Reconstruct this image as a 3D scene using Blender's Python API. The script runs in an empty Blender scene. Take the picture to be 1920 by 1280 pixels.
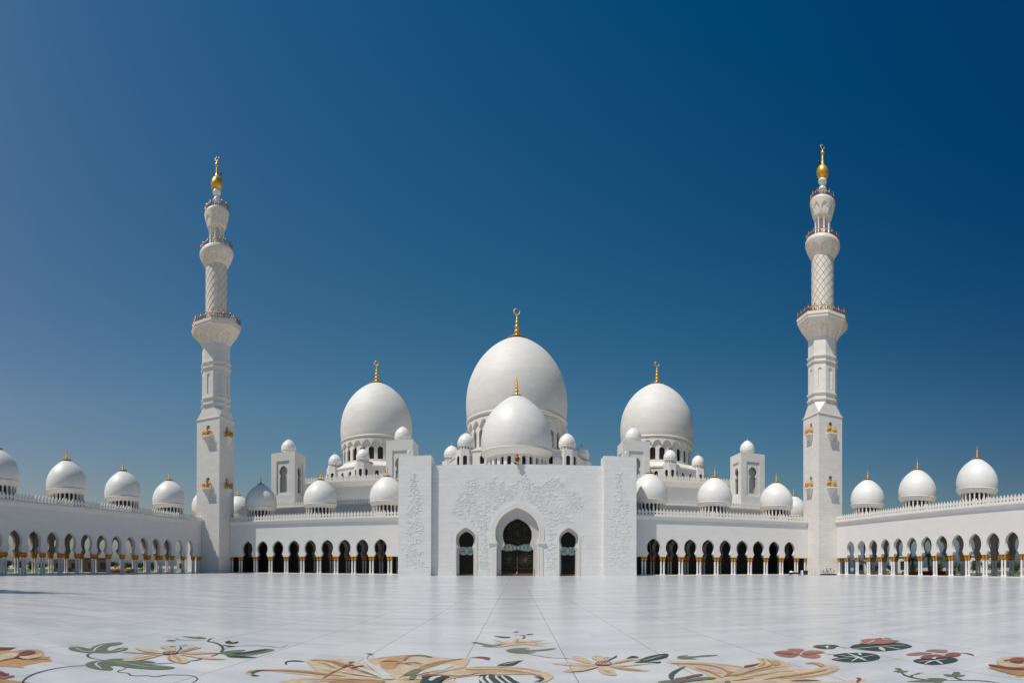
import bpy, bmesh, math, random
from mathutils import Vector, Matrix, Euler
PI = math.pi
R = math.radians
sc = bpy.context.scene
col = sc.collection

# ------------------------------------------------------------------ camera (the photograph is a cylindrical panorama)
F = 960.0
CX = 968.0
Y0 = 1058.4
CAM_H = 1.8
PITCH, ROLL = 0.25, 0.16
cd = bpy.data.cameras.new('camera')
cd.type = 'PANO'
cd.panorama_type = 'CENTRAL_CYLINDRICAL'
cd.central_cylindrical_range_u_min = -CX / F
cd.central_cylindrical_range_u_max = (1920 - CX) / F
cd.central_cylindrical_range_v_min = -(1280 - Y0) / F
cd.central_cylindrical_range_v_max = Y0 / F
cd.central_cylindrical_radius = 1.0
cd.clip_start = 0.1
cd.clip_end = 5000
cam = bpy.data.objects.new('camera', cd)
col.objects.link(cam)
cam.location = (0, 0, CAM_H)
CAMROT = Euler((R(90 + PITCH), 0, 0)).to_matrix() @ Euler((0, 0, R(ROLL))).to_matrix()
cam.rotation_euler = CAMROT.to_euler()
sc.camera = cam

# ------------------------------------------------------------------ sky and sun
SUN_DIR = Vector((-0.450, -0.312, 1.0)).normalized()
world = bpy.data.worlds.new('World')
sc.world = world
world.use_nodes = True
wn = world.node_tree
bg = wn.nodes['Background']
sky = wn.nodes.new('ShaderNodeTexSky')
sky.sky_type = 'NISHITA'
sky.sun_disc = False
sky.sun_elevation = math.asin(SUN_DIR.z)
sky.sun_rotation = math.atan2(SUN_DIR.x, SUN_DIR.y)
sky.altitude = 0
sky.air_density = 1.0
sky.dust_density = 1.5
sky.ozone_density = 3.0
hs = wn.nodes.new('ShaderNodeHueSaturation')
hs.inputs['Saturation'].default_value = 1.38
hs.inputs['Hue'].default_value = 0.49
wn.links.new(sky.outputs[0], hs.inputs['Color'])
# the lowest air is dull grey-blue haze
wtc = wn.nodes.new('ShaderNodeTexCoord')
wsp = wn.nodes.new('ShaderNodeSeparateXYZ')
wn.links.new(wtc.outputs['Generated'], wsp.inputs[0])
wrp = wn.nodes.new('ShaderNodeValToRGB')
wrp.color_ramp.elements[0].position = 0.0
wrp.color_ramp.elements[0].color = (0.25, 0.58, 1.1, 1)
wrp.color_ramp.elements[1].position = 0.30
wrp.color_ramp.elements[1].color = (1, 1, 1, 1)
e_ = wrp.color_ramp.elements.new(0.10)
e_.color = (0.56, 0.74, 0.79, 1)
wn.links.new(wsp.outputs[2], wrp.inputs[0])
wmx = wn.nodes.new('ShaderNodeMix')
wmx.data_type = 'RGBA'
wmx.blend_type = 'MULTIPLY'
wmx.inputs[0].default_value = 1
wn.links.new(hs.outputs[0], wmx.inputs[6])
wn.links.new(wrp.outputs[0], wmx.inputs[7])
# hazier, greyer air towards the sun and low down, deeper blue away from it and higher up
cols = []
sp2 = wn.nodes.new('ShaderNodeSeparateXYZ')
wn.links.new(wmx.outputs[2], sp2.inputs[0])
cmb = wn.nodes.new('ShaderNodeCombineXYZ')
for ch, (k0, kx, kz, kq) in enumerate(((2.15, -0.76, -2.58, 0.0), (1.34, -0.31, -0.75, -0.29), (1.00, -0.17, -0.17, -0.20))):
    def mth(op, a, b):
        n_ = wn.nodes.new('ShaderNodeMath')
        n_.operation = op
        for i_, v_ in enumerate((a, b)):
            if isinstance(v_, (int, float)):
                n_.inputs[i_].default_value = v_
            else:
                wn.links.new(v_, n_.inputs[i_])
        return n_.outputs[0]
    t1 = mth('MULTIPLY', wsp.outputs[0], kx)
    t2 = mth('MULTIPLY', wsp.outputs[2], kz)
    t3 = mth('MULTIPLY', mth('MULTIPLY', wsp.outputs[0], wsp.outputs[0]), kq)
    f_ = mth('MAXIMUM', mth('ADD', mth('ADD', mth('ADD', t1, t2), t3), k0), 0.04 if ch == 0 else 0.25)
    wn.links.new(mth('MULTIPLY', sp2.outputs[ch], f_), cmb.inputs[ch])
wn.links.new(cmb.outputs[0], bg.inputs['Color'])
bg.inputs['Strength'].default_value = 0.075
sd = bpy.data.lights.new('sun', 'SUN')
sd.energy = 3.85
sd.angle = R(0.5)
sd.color = (1.0, 0.945, 0.87)
sun = bpy.data.objects.new('sun', sd)
col.objects.link(sun)
sun.rotation_euler = SUN_DIR.to_track_quat('Z', 'Y').to_euler()
sun.location = (-60, -50, 140)
sc.view_settings.view_transform = 'Standard'
sc.view_settings.look = 'None'
sc.view_settings.exposure = 0.0
sc.view_settings.gamma = 1.0
sc.cycles.max_bounces = 8
sc.cycles.diffuse_bounces = 4
sc.cycles.glossy_bounces = 4


# ------------------------------------------------------------------ materials
def newmat(name):
    m = bpy.data.materials.new(name)
    m.use_nodes = True
    nt = m.node_tree
    b = nt.nodes['Principled BSDF']
    return m, nt, b


def simple(name, rgb, rough=0.5, metal=0.0, spec=0.5):
    m, nt, b = newmat(name)
    b.inputs['Base Color'].default_value = (*rgb, 1)
    b.inputs['Roughness'].default_value = rough
    b.inputs['Metallic'].default_value = metal
    b.inputs['Specular IOR Level'].default_value = spec
    return m


def node(nt, t, **kw):
    n = nt.nodes.new(t)
    for k, v in kw.items():
        if k.startswith('i_'):
            n.inputs[k[2:].replace('_', ' ')].default_value = v
        else:
            setattr(n, k, v)
    return n


def stone(name, rgb, rough=0.5, bw=1.6, bh=0.8, mortar=0.012, contrast=0.06, joint=0.55, bump=0.25, mode='wall', stain=0.05, warm=(1, 1, 1), spec=0.5):
    """marble cladding: courses of slabs, each slab a little different, faint veins and weathering"""
    m, nt, b = newmat(name)
    tc = node(nt, 'ShaderNodeTexCoord')
    sep = node(nt, 'ShaderNodeSeparateXYZ')
    nt.links.new(tc.outputs['Object'], sep.inputs[0])
    comb = node(nt, 'ShaderNodeCombineXYZ')
    if mode == 'wall':
        add = node(nt, 'ShaderNodeMath', operation='ADD')
        nt.links.new(sep.outputs[0], add.inputs[0])
        nt.links.new(sep.outputs[1], add.inputs[1])
        nt.links.new(add.outputs[0], comb.inputs[0])
        nt.links.new(sep.outputs[2], comb.inputs[1])
    elif mode == 'round':
        at = node(nt, 'ShaderNodeMath', operation='ARCTAN2')
        nt.links.new(sep.outputs[1], at.inputs[0])
        nt.links.new(sep.outputs[0], at.inputs[1])
        mu = node(nt, 'ShaderNodeMath', operation='MULTIPLY')
        mu.inputs[1].default_value = 12.0
        nt.links.new(at.outputs[0], mu.inputs[0])
        nt.links.new(mu.outputs[0], comb.inputs[0])
        nt.links.new(sep.outputs[2], comb.inputs[1])
    else:
        nt.links.new(sep.outputs[0], comb.inputs[0])
        nt.links.new(sep.outputs[1], comb.inputs[1])
    br = node(nt, 'ShaderNodeTexBrick')
    br.inputs['Scale'].default_value = 1.0
    br.inputs['Brick Width'].default_value = bw
    br.inputs['Row Height'].default_value = bh
    br.inputs['Mortar Size'].default_value = mortar
    br.inputs['Mortar Smooth'].default_value = 0.1
    br.inputs['Bias'].default_value = 0.0
    br.inputs['Color1'].default_value = (1, 1, 1, 1)
    k = 1 - contrast
    br.inputs['Color2'].default_value = (k, k, k, 1)
    br.inputs['Mortar'].default_value = (joint, joint, joint, 1)
    nt.links.new(comb.outputs[0], br.inputs['Vector'])
    nz = node(nt, 'ShaderNodeTexNoise')
    nz.inputs['Scale'].default_value = 0.35
    nz.inputs['Detail'].default_value = 8
    nz.inputs['Roughness'].default_value = 0.65
    mp = node(nt, 'ShaderNodeMapping')
    mp.inputs['Scale'].default_value = (1, 1, 2.2) if mode != 'floor' else (0.5, 1.6, 1)
    nt.links.new(tc.outputs['Object'], mp.inputs[0])
    nt.links.new(mp.outputs[0], nz.inputs['Vector'])
    rmp = node(nt, 'ShaderNodeValToRGB')
    rmp.color_ramp.elements[0].position = 0.3
    rmp.color_ramp.elements[1].position = 0.7
    s = 1 - stain * 2
    rmp.color_ramp.elements[0].color = (s, s, s * 0.995, 1)
    rmp.color_ramp.elements[1].color = (1, 1, 1, 1)
    nt.links.new(nz.outputs[0], rmp.inputs[0])
    nz2 = node(nt, 'ShaderNodeTexNoise')
    nz2.inputs['Scale'].default_value = 2.2
    nz2.inputs['Detail'].default_value = 10
    nz2.inputs['Roughness'].default_value = 0.7
    nt.links.new(mp.outputs[0], nz2.inputs['Vector'])
    r2 = node(nt, 'ShaderNodeValToRGB')
    r2.color_ramp.elements[0].position = 0.35
    r2.color_ramp.elements[1].position = 0.65
    s2 = 1 - stain
    r2.color_ramp.elements[0].color = (s2, s2, s2, 1)
    nt.links.new(nz2.outputs[0], r2.inputs[0])
    m1 = node(nt, 'ShaderNodeMix', data_type='RGBA', blend_type='MULTIPLY')
    m1.inputs[0].default_value = 1
    nt.links.new(br.outputs[0], m1.inputs[6])
    nt.links.new(rmp.outputs[0], m1.inputs[7])
    m2 = node(nt, 'ShaderNodeMix', data_type='RGBA', blend_type='MULTIPLY')
    m2.inputs[0].default_value = 1
    nt.links.new(m1.outputs[2], m2.inputs[6])
    nt.links.new(r2.outputs[0], m2.inputs[7])
    m3 = node(nt, 'ShaderNodeMix', data_type='RGBA', blend_type='MULTIPLY')
    m3.inputs[0].default_value = 1
    m3.inputs[7].default_value = (*rgb, 1)
    nt.links.new(m2.outputs[2], m3.inputs[6])
    nt.links.new(m3.outputs[2], b.inputs['Base Color'])
    b.inputs['Roughness'].default_value = rough
    b.inputs['Specular IOR Level'].default_value = spec
    if bump > 0:
        bp = node(nt, 'ShaderNodeBump')
        bp.inputs['Strength'].default_value = bump
        bp.inputs['Distance'].default_value = 0.03
        mx = node(nt, 'ShaderNodeMath', operation='MULTIPLY')
        mx.inputs[1].default_value = 0.5
        nt.links.new(nz2.outputs[0], mx.inputs[0])
        ad = node(nt, 'ShaderNodeMath', operation='SUBTRACT')
        nt.links.new(mx.outputs[0], ad.inputs[0])
        nt.links.new(br.outputs['Fac'], ad.inputs[1])
        nt.links.new(ad.outputs[0], bp.inputs['Height'])
        nt.links.new(bp.outputs[0], b.inputs['Normal'])
    return m


M = {}
M['towerstone'] = stone('tower_marble', (0.81, 0.765, 0.715), 0.5, bw=1.4, bh=0.7, contrast=0.07, joint=0.70)
M['creamstone'] = stone('cream_tower_marble', (0.86, 0.775, 0.675), 0.5, bw=1.2, bh=0.6, contrast=0.05, joint=0.8, bump=0.1)
M['shadefloor'] = stone('shade_dark_paving', (0.16, 0.15, 0.145), 0.35, bw=1.2, bh=1.2, contrast=0.1, joint=0.8, bump=0.05, mode='floor')  # dark colour cuts floor bounce so the arcades look more shaded
M['marble'] = stone('marble_cladding', (0.84, 0.815, 0.79), 0.45, bw=1.8, bh=0.9, contrast=0.05, joint=0.72)
M['render'] = stone('white_render', (0.75, 0.725, 0.695), 0.6, bw=2.4, bh=1.2, contrast=0.02, joint=0.93, bump=0.1, stain=0.04)
M['trim'] = stone('marble_trim', (0.78, 0.74, 0.69), 0.45, bw=1.2, bh=5, contrast=0.03, joint=0.85, bump=0.1, stain=0.03)
M['dome'] = stone('dome_mosaic_marble', (0.80, 0.775, 0.74), 0.5, bw=1.3, bh=0.45, mortar=0.008, contrast=0.035, joint=0.86, bump=0.05, mode='round', stain=0.05)
M['inner'] = stone('shade_darkened_stone', (0.29, 0.26, 0.235), 0.6, bw=1.6, bh=0.8, contrast=0.06, joint=0.8, bump=0.1)  # arcade shade put into the colour, darker than the white walls outside
M['deep'] = stone('deep_shade_stone', (0.06, 0.05, 0.042), 0.6, contrast=0.1, joint=0.8, bump=0.1)  # near-black colour stands for the darkness deep inside the front arcades
M['column'] = stone('column_marble', (0.82, 0.80, 0.79), 0.3, bw=5, bh=0.35, mortar=0.008, contrast=0.03, joint=0.75, bump=0.1, mode='round', stain=0.03)
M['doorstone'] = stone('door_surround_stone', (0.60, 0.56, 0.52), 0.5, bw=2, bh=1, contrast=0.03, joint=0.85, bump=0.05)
M['roof'] = simple('roof_screed', (0.62, 0.58, 0.52), 0.8)
M['emblemgold'] = simple('pale_gilt', (0.70, 0.58, 0.34), 0.4, 0.5)
M['gold'] = simple('gold_leaf', (0.78, 0.43, 0.06), 0.38, 0.55)
M['goldcap'] = simple('gold_capital', (0.64, 0.29, 0.025), 0.36, 0.9)
M['bronze'] = simple('bronze_rail', (0.42, 0.24, 0.10), 0.4, 0.7)
M['glass'] = simple('dark_glazing', (0.010, 0.009, 0.008), 0.2, 0, 0.2)
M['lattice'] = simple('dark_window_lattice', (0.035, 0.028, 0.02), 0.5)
M['tracery'] = simple('brass_tracery', (0.13, 0.10, 0.035), 0.4, 0.4)
M['brown'] = simple('brown_bronze', (0.16, 0.08, 0.035), 0.4, 0.5)
M['paleglass'] = simple('pale_green_glass', (0.42, 0.52, 0.48), 0.25)
M['black'] = simple('black_rubber', (0.012, 0.012, 0.013), 0.6)
M['whitep'] = simple('white_plastic', (0.75, 0.75, 0.74), 0.4)
M['steel'] = simple('steel_wire', (0.5, 0.5, 0.5), 0.3, 0.8)
M['orange'] = simple('orange_cloth', (0.62, 0.12, 0.03), 0.7)
M['red'] = simple('red_paint', (0.55, 0.04, 0.03), 0.5)
M['leafdark'] = simple('dark_foliage', (0.035, 0.060, 0.018), 0.7)
M['leafmid'] = simple('mid_foliage', (0.060, 0.095, 0.025), 0.7)
M['palmleaf'] = simple('palm_frond', (0.055, 0.085, 0.035), 0.6)
M['trunk'] = simple('palm_trunk', (0.20, 0.14, 0.09), 0.9)
M['flowerred'] = simple('red_flowers', (0.55, 0.06, 0.035), 0.8)
M['flowerorange'] = simple('orange_flowers', (0.62, 0.25, 0.06), 0.8)
M['beige'] = stone('beige_masonry', (0.42, 0.34, 0.27), 0.8, contrast=0.08, joint=0.8)
M['brownstone'] = stone('brown_masonry', (0.20, 0.15, 0.12), 0.8, contrast=0.08, joint=0.8)
M['winglass'] = simple('window_glass', (0.03, 0.035, 0.04), 0.15)


def ground_mat(name, c1, c2, sc_=0.08):
    m, nt, b = newmat(name)
    tc = node(nt, 'ShaderNodeTexCoord')
    nz = node(nt, 'ShaderNodeTexNoise')
    nz.inputs['Scale'].default_value = sc_
    nz.inputs['Detail'].default_value = 9
    nt.links.new(tc.outputs['Object'], nz.inputs['Vector'])
    r = node(nt, 'ShaderNodeValToRGB')
    r.color_ramp.elements[0].position = 0.35
    r.color_ramp.elements[1].position = 0.65
    r.color_ramp.elements[0].color = (*c1, 1)
    r.color_ramp.elements[1].color = (*c2, 1)
    nt.links.new(nz.outputs[0], r.inputs[0])
    nt.links.new(r.outputs[0], b.inputs['Base Color'])
    b.inputs['Roughness'].default_value = 0.9
    return m


M['sand'] = ground_mat('dry_sand', (0.30, 0.25, 0.18), (0.42, 0.36, 0.27))
M['lawn'] = ground_mat('lawn', (0.05, 0.08, 0.02), (0.09, 0.12, 0.04), 0.4)


def floor_mat():
    """polished white marble slabs with thin dark joints every 1.95 m"""
    m, nt, b = newmat('polished_marble_floor')
    tc = node(nt, 'ShaderNodeTexCoord')
    sep = node(nt, 'ShaderNodeSeparateXYZ')
    nt.links.new(tc.outputs['Object'], sep.inputs[0])

    def joint(sock, pitch, off, width):
        a = node(nt, 'ShaderNodeMath', operation='ADD')
        a.inputs[1].default_value = off
        nt.links.new(sock, a.inputs[0])
        d = node(nt, 'ShaderNodeMath', operation='DIVIDE')
        d.inputs[1].default_value = pitch
        nt.links.new(a.outputs[0], d.inputs[0])
        f = node(nt, 'ShaderNodeMath', operation='FRACT')
        nt.links.new(d.outputs[0], f.inputs[0])
        s = node(nt, 'ShaderNodeMath', operation='SUBTRACT')
        s.inputs[1].default_value = 0.5
        nt.links.new(f.outputs[0], s.inputs[0])
        ab = node(nt, 'ShaderNodeMath', operation='ABSOLUTE')
        nt.links.new(s.outputs[0], ab.inputs[0])
        g = node(nt, 'ShaderNodeMath', operation='GREATER_THAN')
        g.inputs[1].default_value = 0.5 - width / pitch / 2
        nt.links.new(ab.outputs[0], g.inputs[0])
        return g
    jx = joint(sep.outputs[0], 1.95, 0.975 + 195 * 1.95, 0.014)
    jy = joint(sep.outputs[1], 3.9, 2.2 + 3.9 * 90, 0.012)
    # slab shade variation
    br = node(nt, 'ShaderNodeTexBrick')
    br.inputs['Scale'].default_value = 1
    br.inputs['Brick Width'].default_value = 1.95
    br.inputs['Row Height'].default_value = 0.65
    br.inputs['Mortar Size'].default_value = 0.003
    br.inputs['Color1'].default_value = (1, 1, 1, 1)
    br.inputs['Color2'].default_value = (0.87, 0.88, 0.895, 1)
    br.inputs['Mortar'].default_value = (0.75, 0.75, 0.76, 1)
    mpb = node(nt, 'ShaderNodeMapping')
    mpb.inputs['Location'].default_value = (0.975, 0, 0)
    nt.links.new(tc.outputs['Object'], mpb.inputs[0])
    nt.links.new(mpb.outputs[0], br.inputs['Vector'])
    # veins
    nz = node(nt, 'ShaderNodeTexNoise')
    nz.inputs['Scale'].default_value = 0.5
    nz.inputs['Detail'].default_value = 12
    nz.inputs['Roughness'].default_value = 0.7
    nz.inputs['Distortion'].default_value = 1.2
    mp = node(nt, 'ShaderNodeMapping')
    mp.inputs['Scale'].default_value = (0.35, 1.0, 1)
    nt.links.new(tc.outputs['Object'], mp.inputs[0])
    nt.links.new(mp.outputs[0], nz.inputs['Vector'])
    rp = node(nt, 'ShaderNodeValToRGB')
    rp.color_ramp.elements[0].position = 0.30
    rp.color_ramp.elements[1].position = 0.62
    rp.color_ramp.elements[0].color = (0.78, 0.80, 0.82, 1)
    rp.color_ramp.elements[1].color = (1, 1, 1, 1)
    nt.links.new(nz.outputs[0], rp.inputs[0])
    m1 = node(nt, 'ShaderNodeMix', data_type='RGBA', blend_type='MULTIPLY')
    m1.inputs[0].default_value = 1
    nt.links.new(br.outputs[0], m1.inputs[6])
    nt.links.new(rp.outputs[0], m1.inputs[7])
    m2 = node(nt, 'ShaderNodeMix', data_type='RGBA', blend_type='MULTIPLY')
    m2.inputs[0].default_value = 1
    m2.inputs[7].default_value = (0.62, 0.608, 0.61, 1)
    nt.links.new(m1.outputs[2], m2.inputs[6])
    mxj = node(nt, 'ShaderNodeMath', operation='MAXIMUM')
    jys = node(nt, 'ShaderNodeMath', operation='MULTIPLY')
    jys.inputs[1].default_value = 0.15
    nt.links.new(jy.outputs[0], jys.inputs[0])
    nt.links.new(jx.outputs[0], mxj.inputs[0])
    nt.links.new(jys.outputs[0], mxj.inputs[1])
    m3 = node(nt, 'ShaderNodeMix', data_type='RGBA')
    nt.links.new(mxj.outputs[0], m3.inputs[0])
    nt.links.new(m2.outputs[2], m3.inputs[6])
    m3.inputs[7].default_value = (0.10, 0.095, 0.085, 1)
    nt.links.new(m3.outputs[2], b.inputs['Base Color'])
    rr = node(nt, 'ShaderNodeMapRange')
    rr.inputs['To Min'].default_value = 0.16
    rr.inputs['To Max'].default_value = 0.30
    nt.links.new(nz.outputs[0], rr.inputs['Value'])
    nt.links.new(rr.outputs[0], b.inputs['Roughness'])
    b.inputs['IOR'].default_value = 1.45
    nz3 = node(nt, 'ShaderNodeTexNoise')
    nz3.inputs['Scale'].default_value = 6
    nz3.inputs['Detail'].default_value = 4
    nt.links.new(tc.outputs['Object'], nz3.inputs['Vector'])
    bp = node(nt, 'ShaderNodeBump')
    bp.inputs['Strength'].default_value = 0.02
    bp.inputs['Distance'].default_value = 0.02
    nt.links.new(nz3.outputs[0], bp.inputs['Height'])
    nt.links.new(bp.outputs[0], b.inputs['Normal'])
    return m


M['floor'] = floor_mat()


def inlay_mat(name, c1, c2):
    m, nt, b = newmat(name)
    tc = node(nt, 'ShaderNodeTexCoord')
    nz = node(nt, 'ShaderNodeTexNoise')
    nz.inputs['Scale'].default_value = 4.5
    nz.inputs['Detail'].default_value = 12
    nz.inputs['Roughness'].default_value = 0.7
    nz.inputs['Distortion'].default_value = 0.8
    nt.links.new(tc.outputs['Object'], nz.inputs['Vector'])
    r = node(nt, 'ShaderNodeValToRGB')
    r.color_ramp.elements[0].position = 0.35
    r.color_ramp.elements[1].position = 0.65
    r.color_ramp.elements[0].color = (*c1, 1)
    r.color_ramp.elements[1].color = (*c2, 1)
    nt.links.new(nz.outputs[0], r.inputs[0])
    nt.links.new(r.outputs[0], b.inputs['Base Color'])
    b.inputs['Roughness'].default_value = 0.35
    b.inputs['Specular IOR Level'].default_value = 0.22
    return m


M['i_cream'] = inlay_mat('cream_stone', (0.42, 0.29, 0.17), (0.60, 0.48, 0.34))
M['i_tan'] = inlay_mat('tan_stone', (0.38, 0.20, 0.08), (0.48, 0.28, 0.12))
M['i_ochre'] = inlay_mat('ochre_stone', (0.30, 0.15, 0.05), (0.42, 0.24, 0.09))
M['i_green'] = inlay_mat('green_stone', (0.085, 0.105, 0.055), (0.15, 0.17, 0.10))
M['i_dark'] = inlay_mat('dark_green_stone', (0.006, 0.018, 0.015), (0.02, 0.04, 0.032))
M['i_red'] = inlay_mat('red_stone', (0.16, 0.035, 0.03), (0.30, 0.10, 0.075))
M['i_pink'] = inlay_mat('pink_stone', (0.24, 0.085, 0.06), (0.38, 0.17, 0.12))
M['i_maroon'] = inlay_mat('maroon_stone', (0.10, 0.02, 0.02), (0.20, 0.05, 0.045))
M['i_line'] = inlay_mat('dark_line_stone', (0.03, 0.04, 0.035), (0.07, 0.08, 0.07))
M['i_palepink'] = inlay_mat('pale_pink_stone', (0.40, 0.28, 0.22), (0.50, 0.38, 0.30))
M['i_pale'] = inlay_mat('pale_vein_stone', (0.45, 0.46, 0.42), (0.58, 0.58, 0.54))


# ------------------------------------------------------------------ mesh building
class MB:
    def __init__(s):
        s.v = []
        s.f = []
        s.sm = []

    def add(s, vs, fs, smooth=False, T=None):
        b = len(s.v)
        if T is not None:
            vs = [T(*p) for p in vs]
        s.v.extend(vs)
        for f in fs:
            s.f.append(tuple(b + i for i in f))
            s.sm.append(smooth)
        return s

    def box(s, x0, x1, y0, y1, z0, z1, T=None):
        vs = [(x, y, z) for z in (z0, z1) for y in (y0, y1) for x in (x0, x1)]
        fs = [(0, 2, 3, 1), (4, 5, 7, 6), (0, 1, 5, 4), (2, 6, 7, 3), (0, 4, 6, 2), (1, 3, 7, 5)]
        return s.add(vs, fs, False, T)

    def lathe(s, prof, n=32, cx=0, cy=0, cz=0, smooth=True, rot=0, cap=True):
        vs, fs = [], []
        k = len(prof)
        for r, z in prof:
            for i in range(n):
                a = rot + 2 * PI * i / n
                vs.append((cx + r * math.cos(a), cy + r * math.sin(a), cz + z))
        for j in range(k - 1):
            for i in range(n):
                a = j * n + i
                b = j * n + (i + 1) % n
                fs.append((a, b, b + n, a + n))
        s.add(vs, fs, smooth)
        if cap:
            b = len(s.v) - k * n
            if prof[0][0] > 1e-4:
                s.f.append(tuple(b + i for i in reversed(range(n))))
                s.sm.append(False)
            if prof[-1][0] > 1e-4:
                s.f.append(tuple(b + (k - 1) * n + i for i in range(n)))
                s.sm.append(False)
        return s

    def prism(s, poly, z0, z1, T=None):
        n = len(poly)
        vs = [(x, y, z0) for x, y in poly] + [(x, y, z1) for x, y in poly]
        fs = [tuple(reversed(range(n))), tuple(range(n, 2 * n))]
        fs += [(i, (i + 1) % n, n + (i + 1) % n, n + i) for i in range(n)]
        return s.add(vs, fs, False, T)

    def tube(s, pts, r, n=6, closed=False, smooth=True):
        pts = [Vector(p) for p in pts]
        k = len(pts)
        rs = r if isinstance(r, (list, tuple)) else [r] * k
        vs, fs = [], []
        up = Vector((0, 0, 1))
        for i, p in enumerate(pts):
            a = pts[(i - 1) % k] if (closed or i > 0) else p
            b = pts[(i + 1) % k] if (closed or i < k - 1) else p
            d = (b - a).normalized()
            u = d.cross(up)
            if u.length < 1e-3:
                u = d.cross(Vector((0, 1, 0)))
            u.normalize()
            w = u.cross(d)
            for j in range(n):
                t = 2 * PI * j / n
                vs.append(tuple(p + (u * math.cos(t) + w * math.sin(t)) * rs[i]))
        for i in range(k if closed else k - 1):
            for j in range(n):
                a = i * n + j
                b = i * n + (j + 1) % n
                c = ((i + 1) % k) * n
                fs.append((a, b, c + (j + 1) % n, c + j))
        if not closed:
            fs.append(tuple(reversed(range(n))))
            fs.append(tuple((k - 1) * n + j for j in range(n)))
        return s.add(vs, fs, smooth)

    def build(s, name, mat, parent=None, loc=(0, 0, 0), fix=True):
        me = bpy.data.meshes.new(name)
        me.from_pydata(s.v, [], s.f)
        me.polygons.foreach_set('use_smooth', s.sm)
        if fix:
            bm = bmesh.new()
            bm.from_mesh(me)
            bmesh.ops.recalc_face_normals(bm, faces=bm.faces)
            bm.to_mesh(me)
            bm.free()
        me.materials.append(mat)
        me.update()
        o = bpy.data.objects.new(name, me)
        col.objects.link(o)
        o.location = loc
        if parent:
            o.parent = parent
        return o


def tag(o, label=None, cat=None, group=None, kind=None):
    if label:
        o['label'] = label
    if cat:
        o['category'] = cat
    if group:
        o['group'] = group
    if kind:
        o['kind'] = kind
    return o


def empty(name, loc, rz=0, label=None, cat=None, group=None):
    o = bpy.data.objects.new(name, None)
    o.empty_display_size = 1
    col.objects.link(o)
    o.location = loc
    o.rotation_euler = (0, 0, rz)
    tag(o, label, cat, group)
    return o


def share(o, parent, loc, rz=0, children=True):
    """a copy of a part, and of its own sub-parts, under another thing"""
    c = o.copy()
    col.objects.link(c)
    c.parent = parent
    c.location = loc
    c.rotation_euler = (0, 0, rz)
    if children:
        for ch in list(o.children):
            d = ch.copy()
            col.objects.link(d)
            d.parent = c
    return c


def copy_tree(o, parent=None):
    c = o.copy()
    col.objects.link(c)
    c.parent = parent
    for ch in list(o.children):
        copy_tree(ch, c)
    return c


def arch_panel(mb, levels, s, zbot, ztop, thick, T, zwall=None, sub=1, faces='fbs', closed=False):
    """one bay of wall, width s centred on x=0, opening half widths given as (z, w) levels from bottom to top;
    front at d=0, back at d=thick. T maps (x, d, z) to the target space."""
    h = s / 2
    L = list(levels)
    for d in (0.0, thick):
        if (d == 0 and 'f' not in faces) or (d > 0 and 'b' not in faces):
            continue
        vs, fs = [], []
        for z, w in L:
            for k in range(sub + 1):
                vs.append((-h + (h - w) * k / sub, d, z))
            for k in range(sub + 1):
                vs.append((w + (h - w) * k / sub, d, z))
        row = 2 * (sub + 1)
        for i in range(len(L) - 1):
            for k in range(sub):
                a = i * row + k
                fs.append((a, a + 1, a + 1 + row, a + row))
                a = i * row + sub + 1 + k
                fs.append((a, a + 1, a + 1 + row, a + row))
        # above the opening
        b = len(vs)
        n = 2 * sub
        zt = L[-1][0]
        for z in (zt, ztop):
            for k in range(n + 1):
                vs.append((-h + s * k / n, d, z))
        for k in range(n):
            fs.append((b + k, b + k + 1, b + n + 2 + k, b + n + 1 + k))
        if zbot < L[0][0] - 1e-6:
            b = len(vs)
            for z in (zbot, L[0][0]):
                for k in range(n + 1):
                    vs.append((-h + s * k / n, d, z))
            for k in range(n):
                fs.append((b + k, b + k + 1, b + n + 2 + k, b + n + 1 + k))
        mb.add(vs, fs, False, T)
    # soffit
    vs, fs = [], []
    out = [(-w, z) for z, w in L] + [(w, z) for z, w in reversed(L)]
    for x, z in out:
        vs.append((x, 0.0, z))
        vs.append((x, thick, z))
    for i in range(len(out) - 1):
        fs.append((2 * i, 2 * i + 1, 2 * i + 3, 2 * i + 2))
    if closed:
        n = len(out)
        fs.append((2 * n - 2, 2 * n - 1, 1, 0))
    mb.add(vs, fs, False, T)
    # top and ends and underside
    for x0, x1, z in ((-h, h, ztop),):
        mb.add([(x0, 0, z), (x1, 0, z), (x1, thick, z), (x0, thick, z)], [(0, 1, 2, 3)], False, T)
    if zbot > 0.01 and zbot >= L[0][0] - 1e-6:
        w = L[0][1]
        for x0, x1 in ((-h, -w), (w, h)):
            mb.add([(x0, 0, zbot), (x1, 0, zbot), (x1, thick, zbot), (x0, thick, zbot)], [(0, 1, 2, 3)], False, T)


def round_window(z0, z1, w, n=6):
    """levels of a round-headed window"""
    L = [(z0, w), (z1 - w, w)]
    for i in range(1, n + 1):
        a = PI / 2 * i / n
        L.append((z1 - w + w * math.sin(a), max(w * math.cos(a), 0.0)))
    return L


def ring(mb, levels, n, rad, zbot, ztop, thick, cx=0, cy=0, cz=0, rot=0, sub=2, inner=True):
    """a drum pierced by n openings"""
    s = 2 * PI * rad / n
    for k in range(n):
        a0 = rot + 2 * PI * (k + 0.5) / n

        def T(x, d, z, a0=a0):
            a = a0 + x / rad
            r = rad - d
            return (cx + r * math.cos(a), cy + r * math.sin(a), cz + z)
        arch_panel(mb, levels, s, zbot, ztop, thick, T, sub=sub, faces='fbs', closed=zbot < levels[0][0] - 1e-6)


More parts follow.
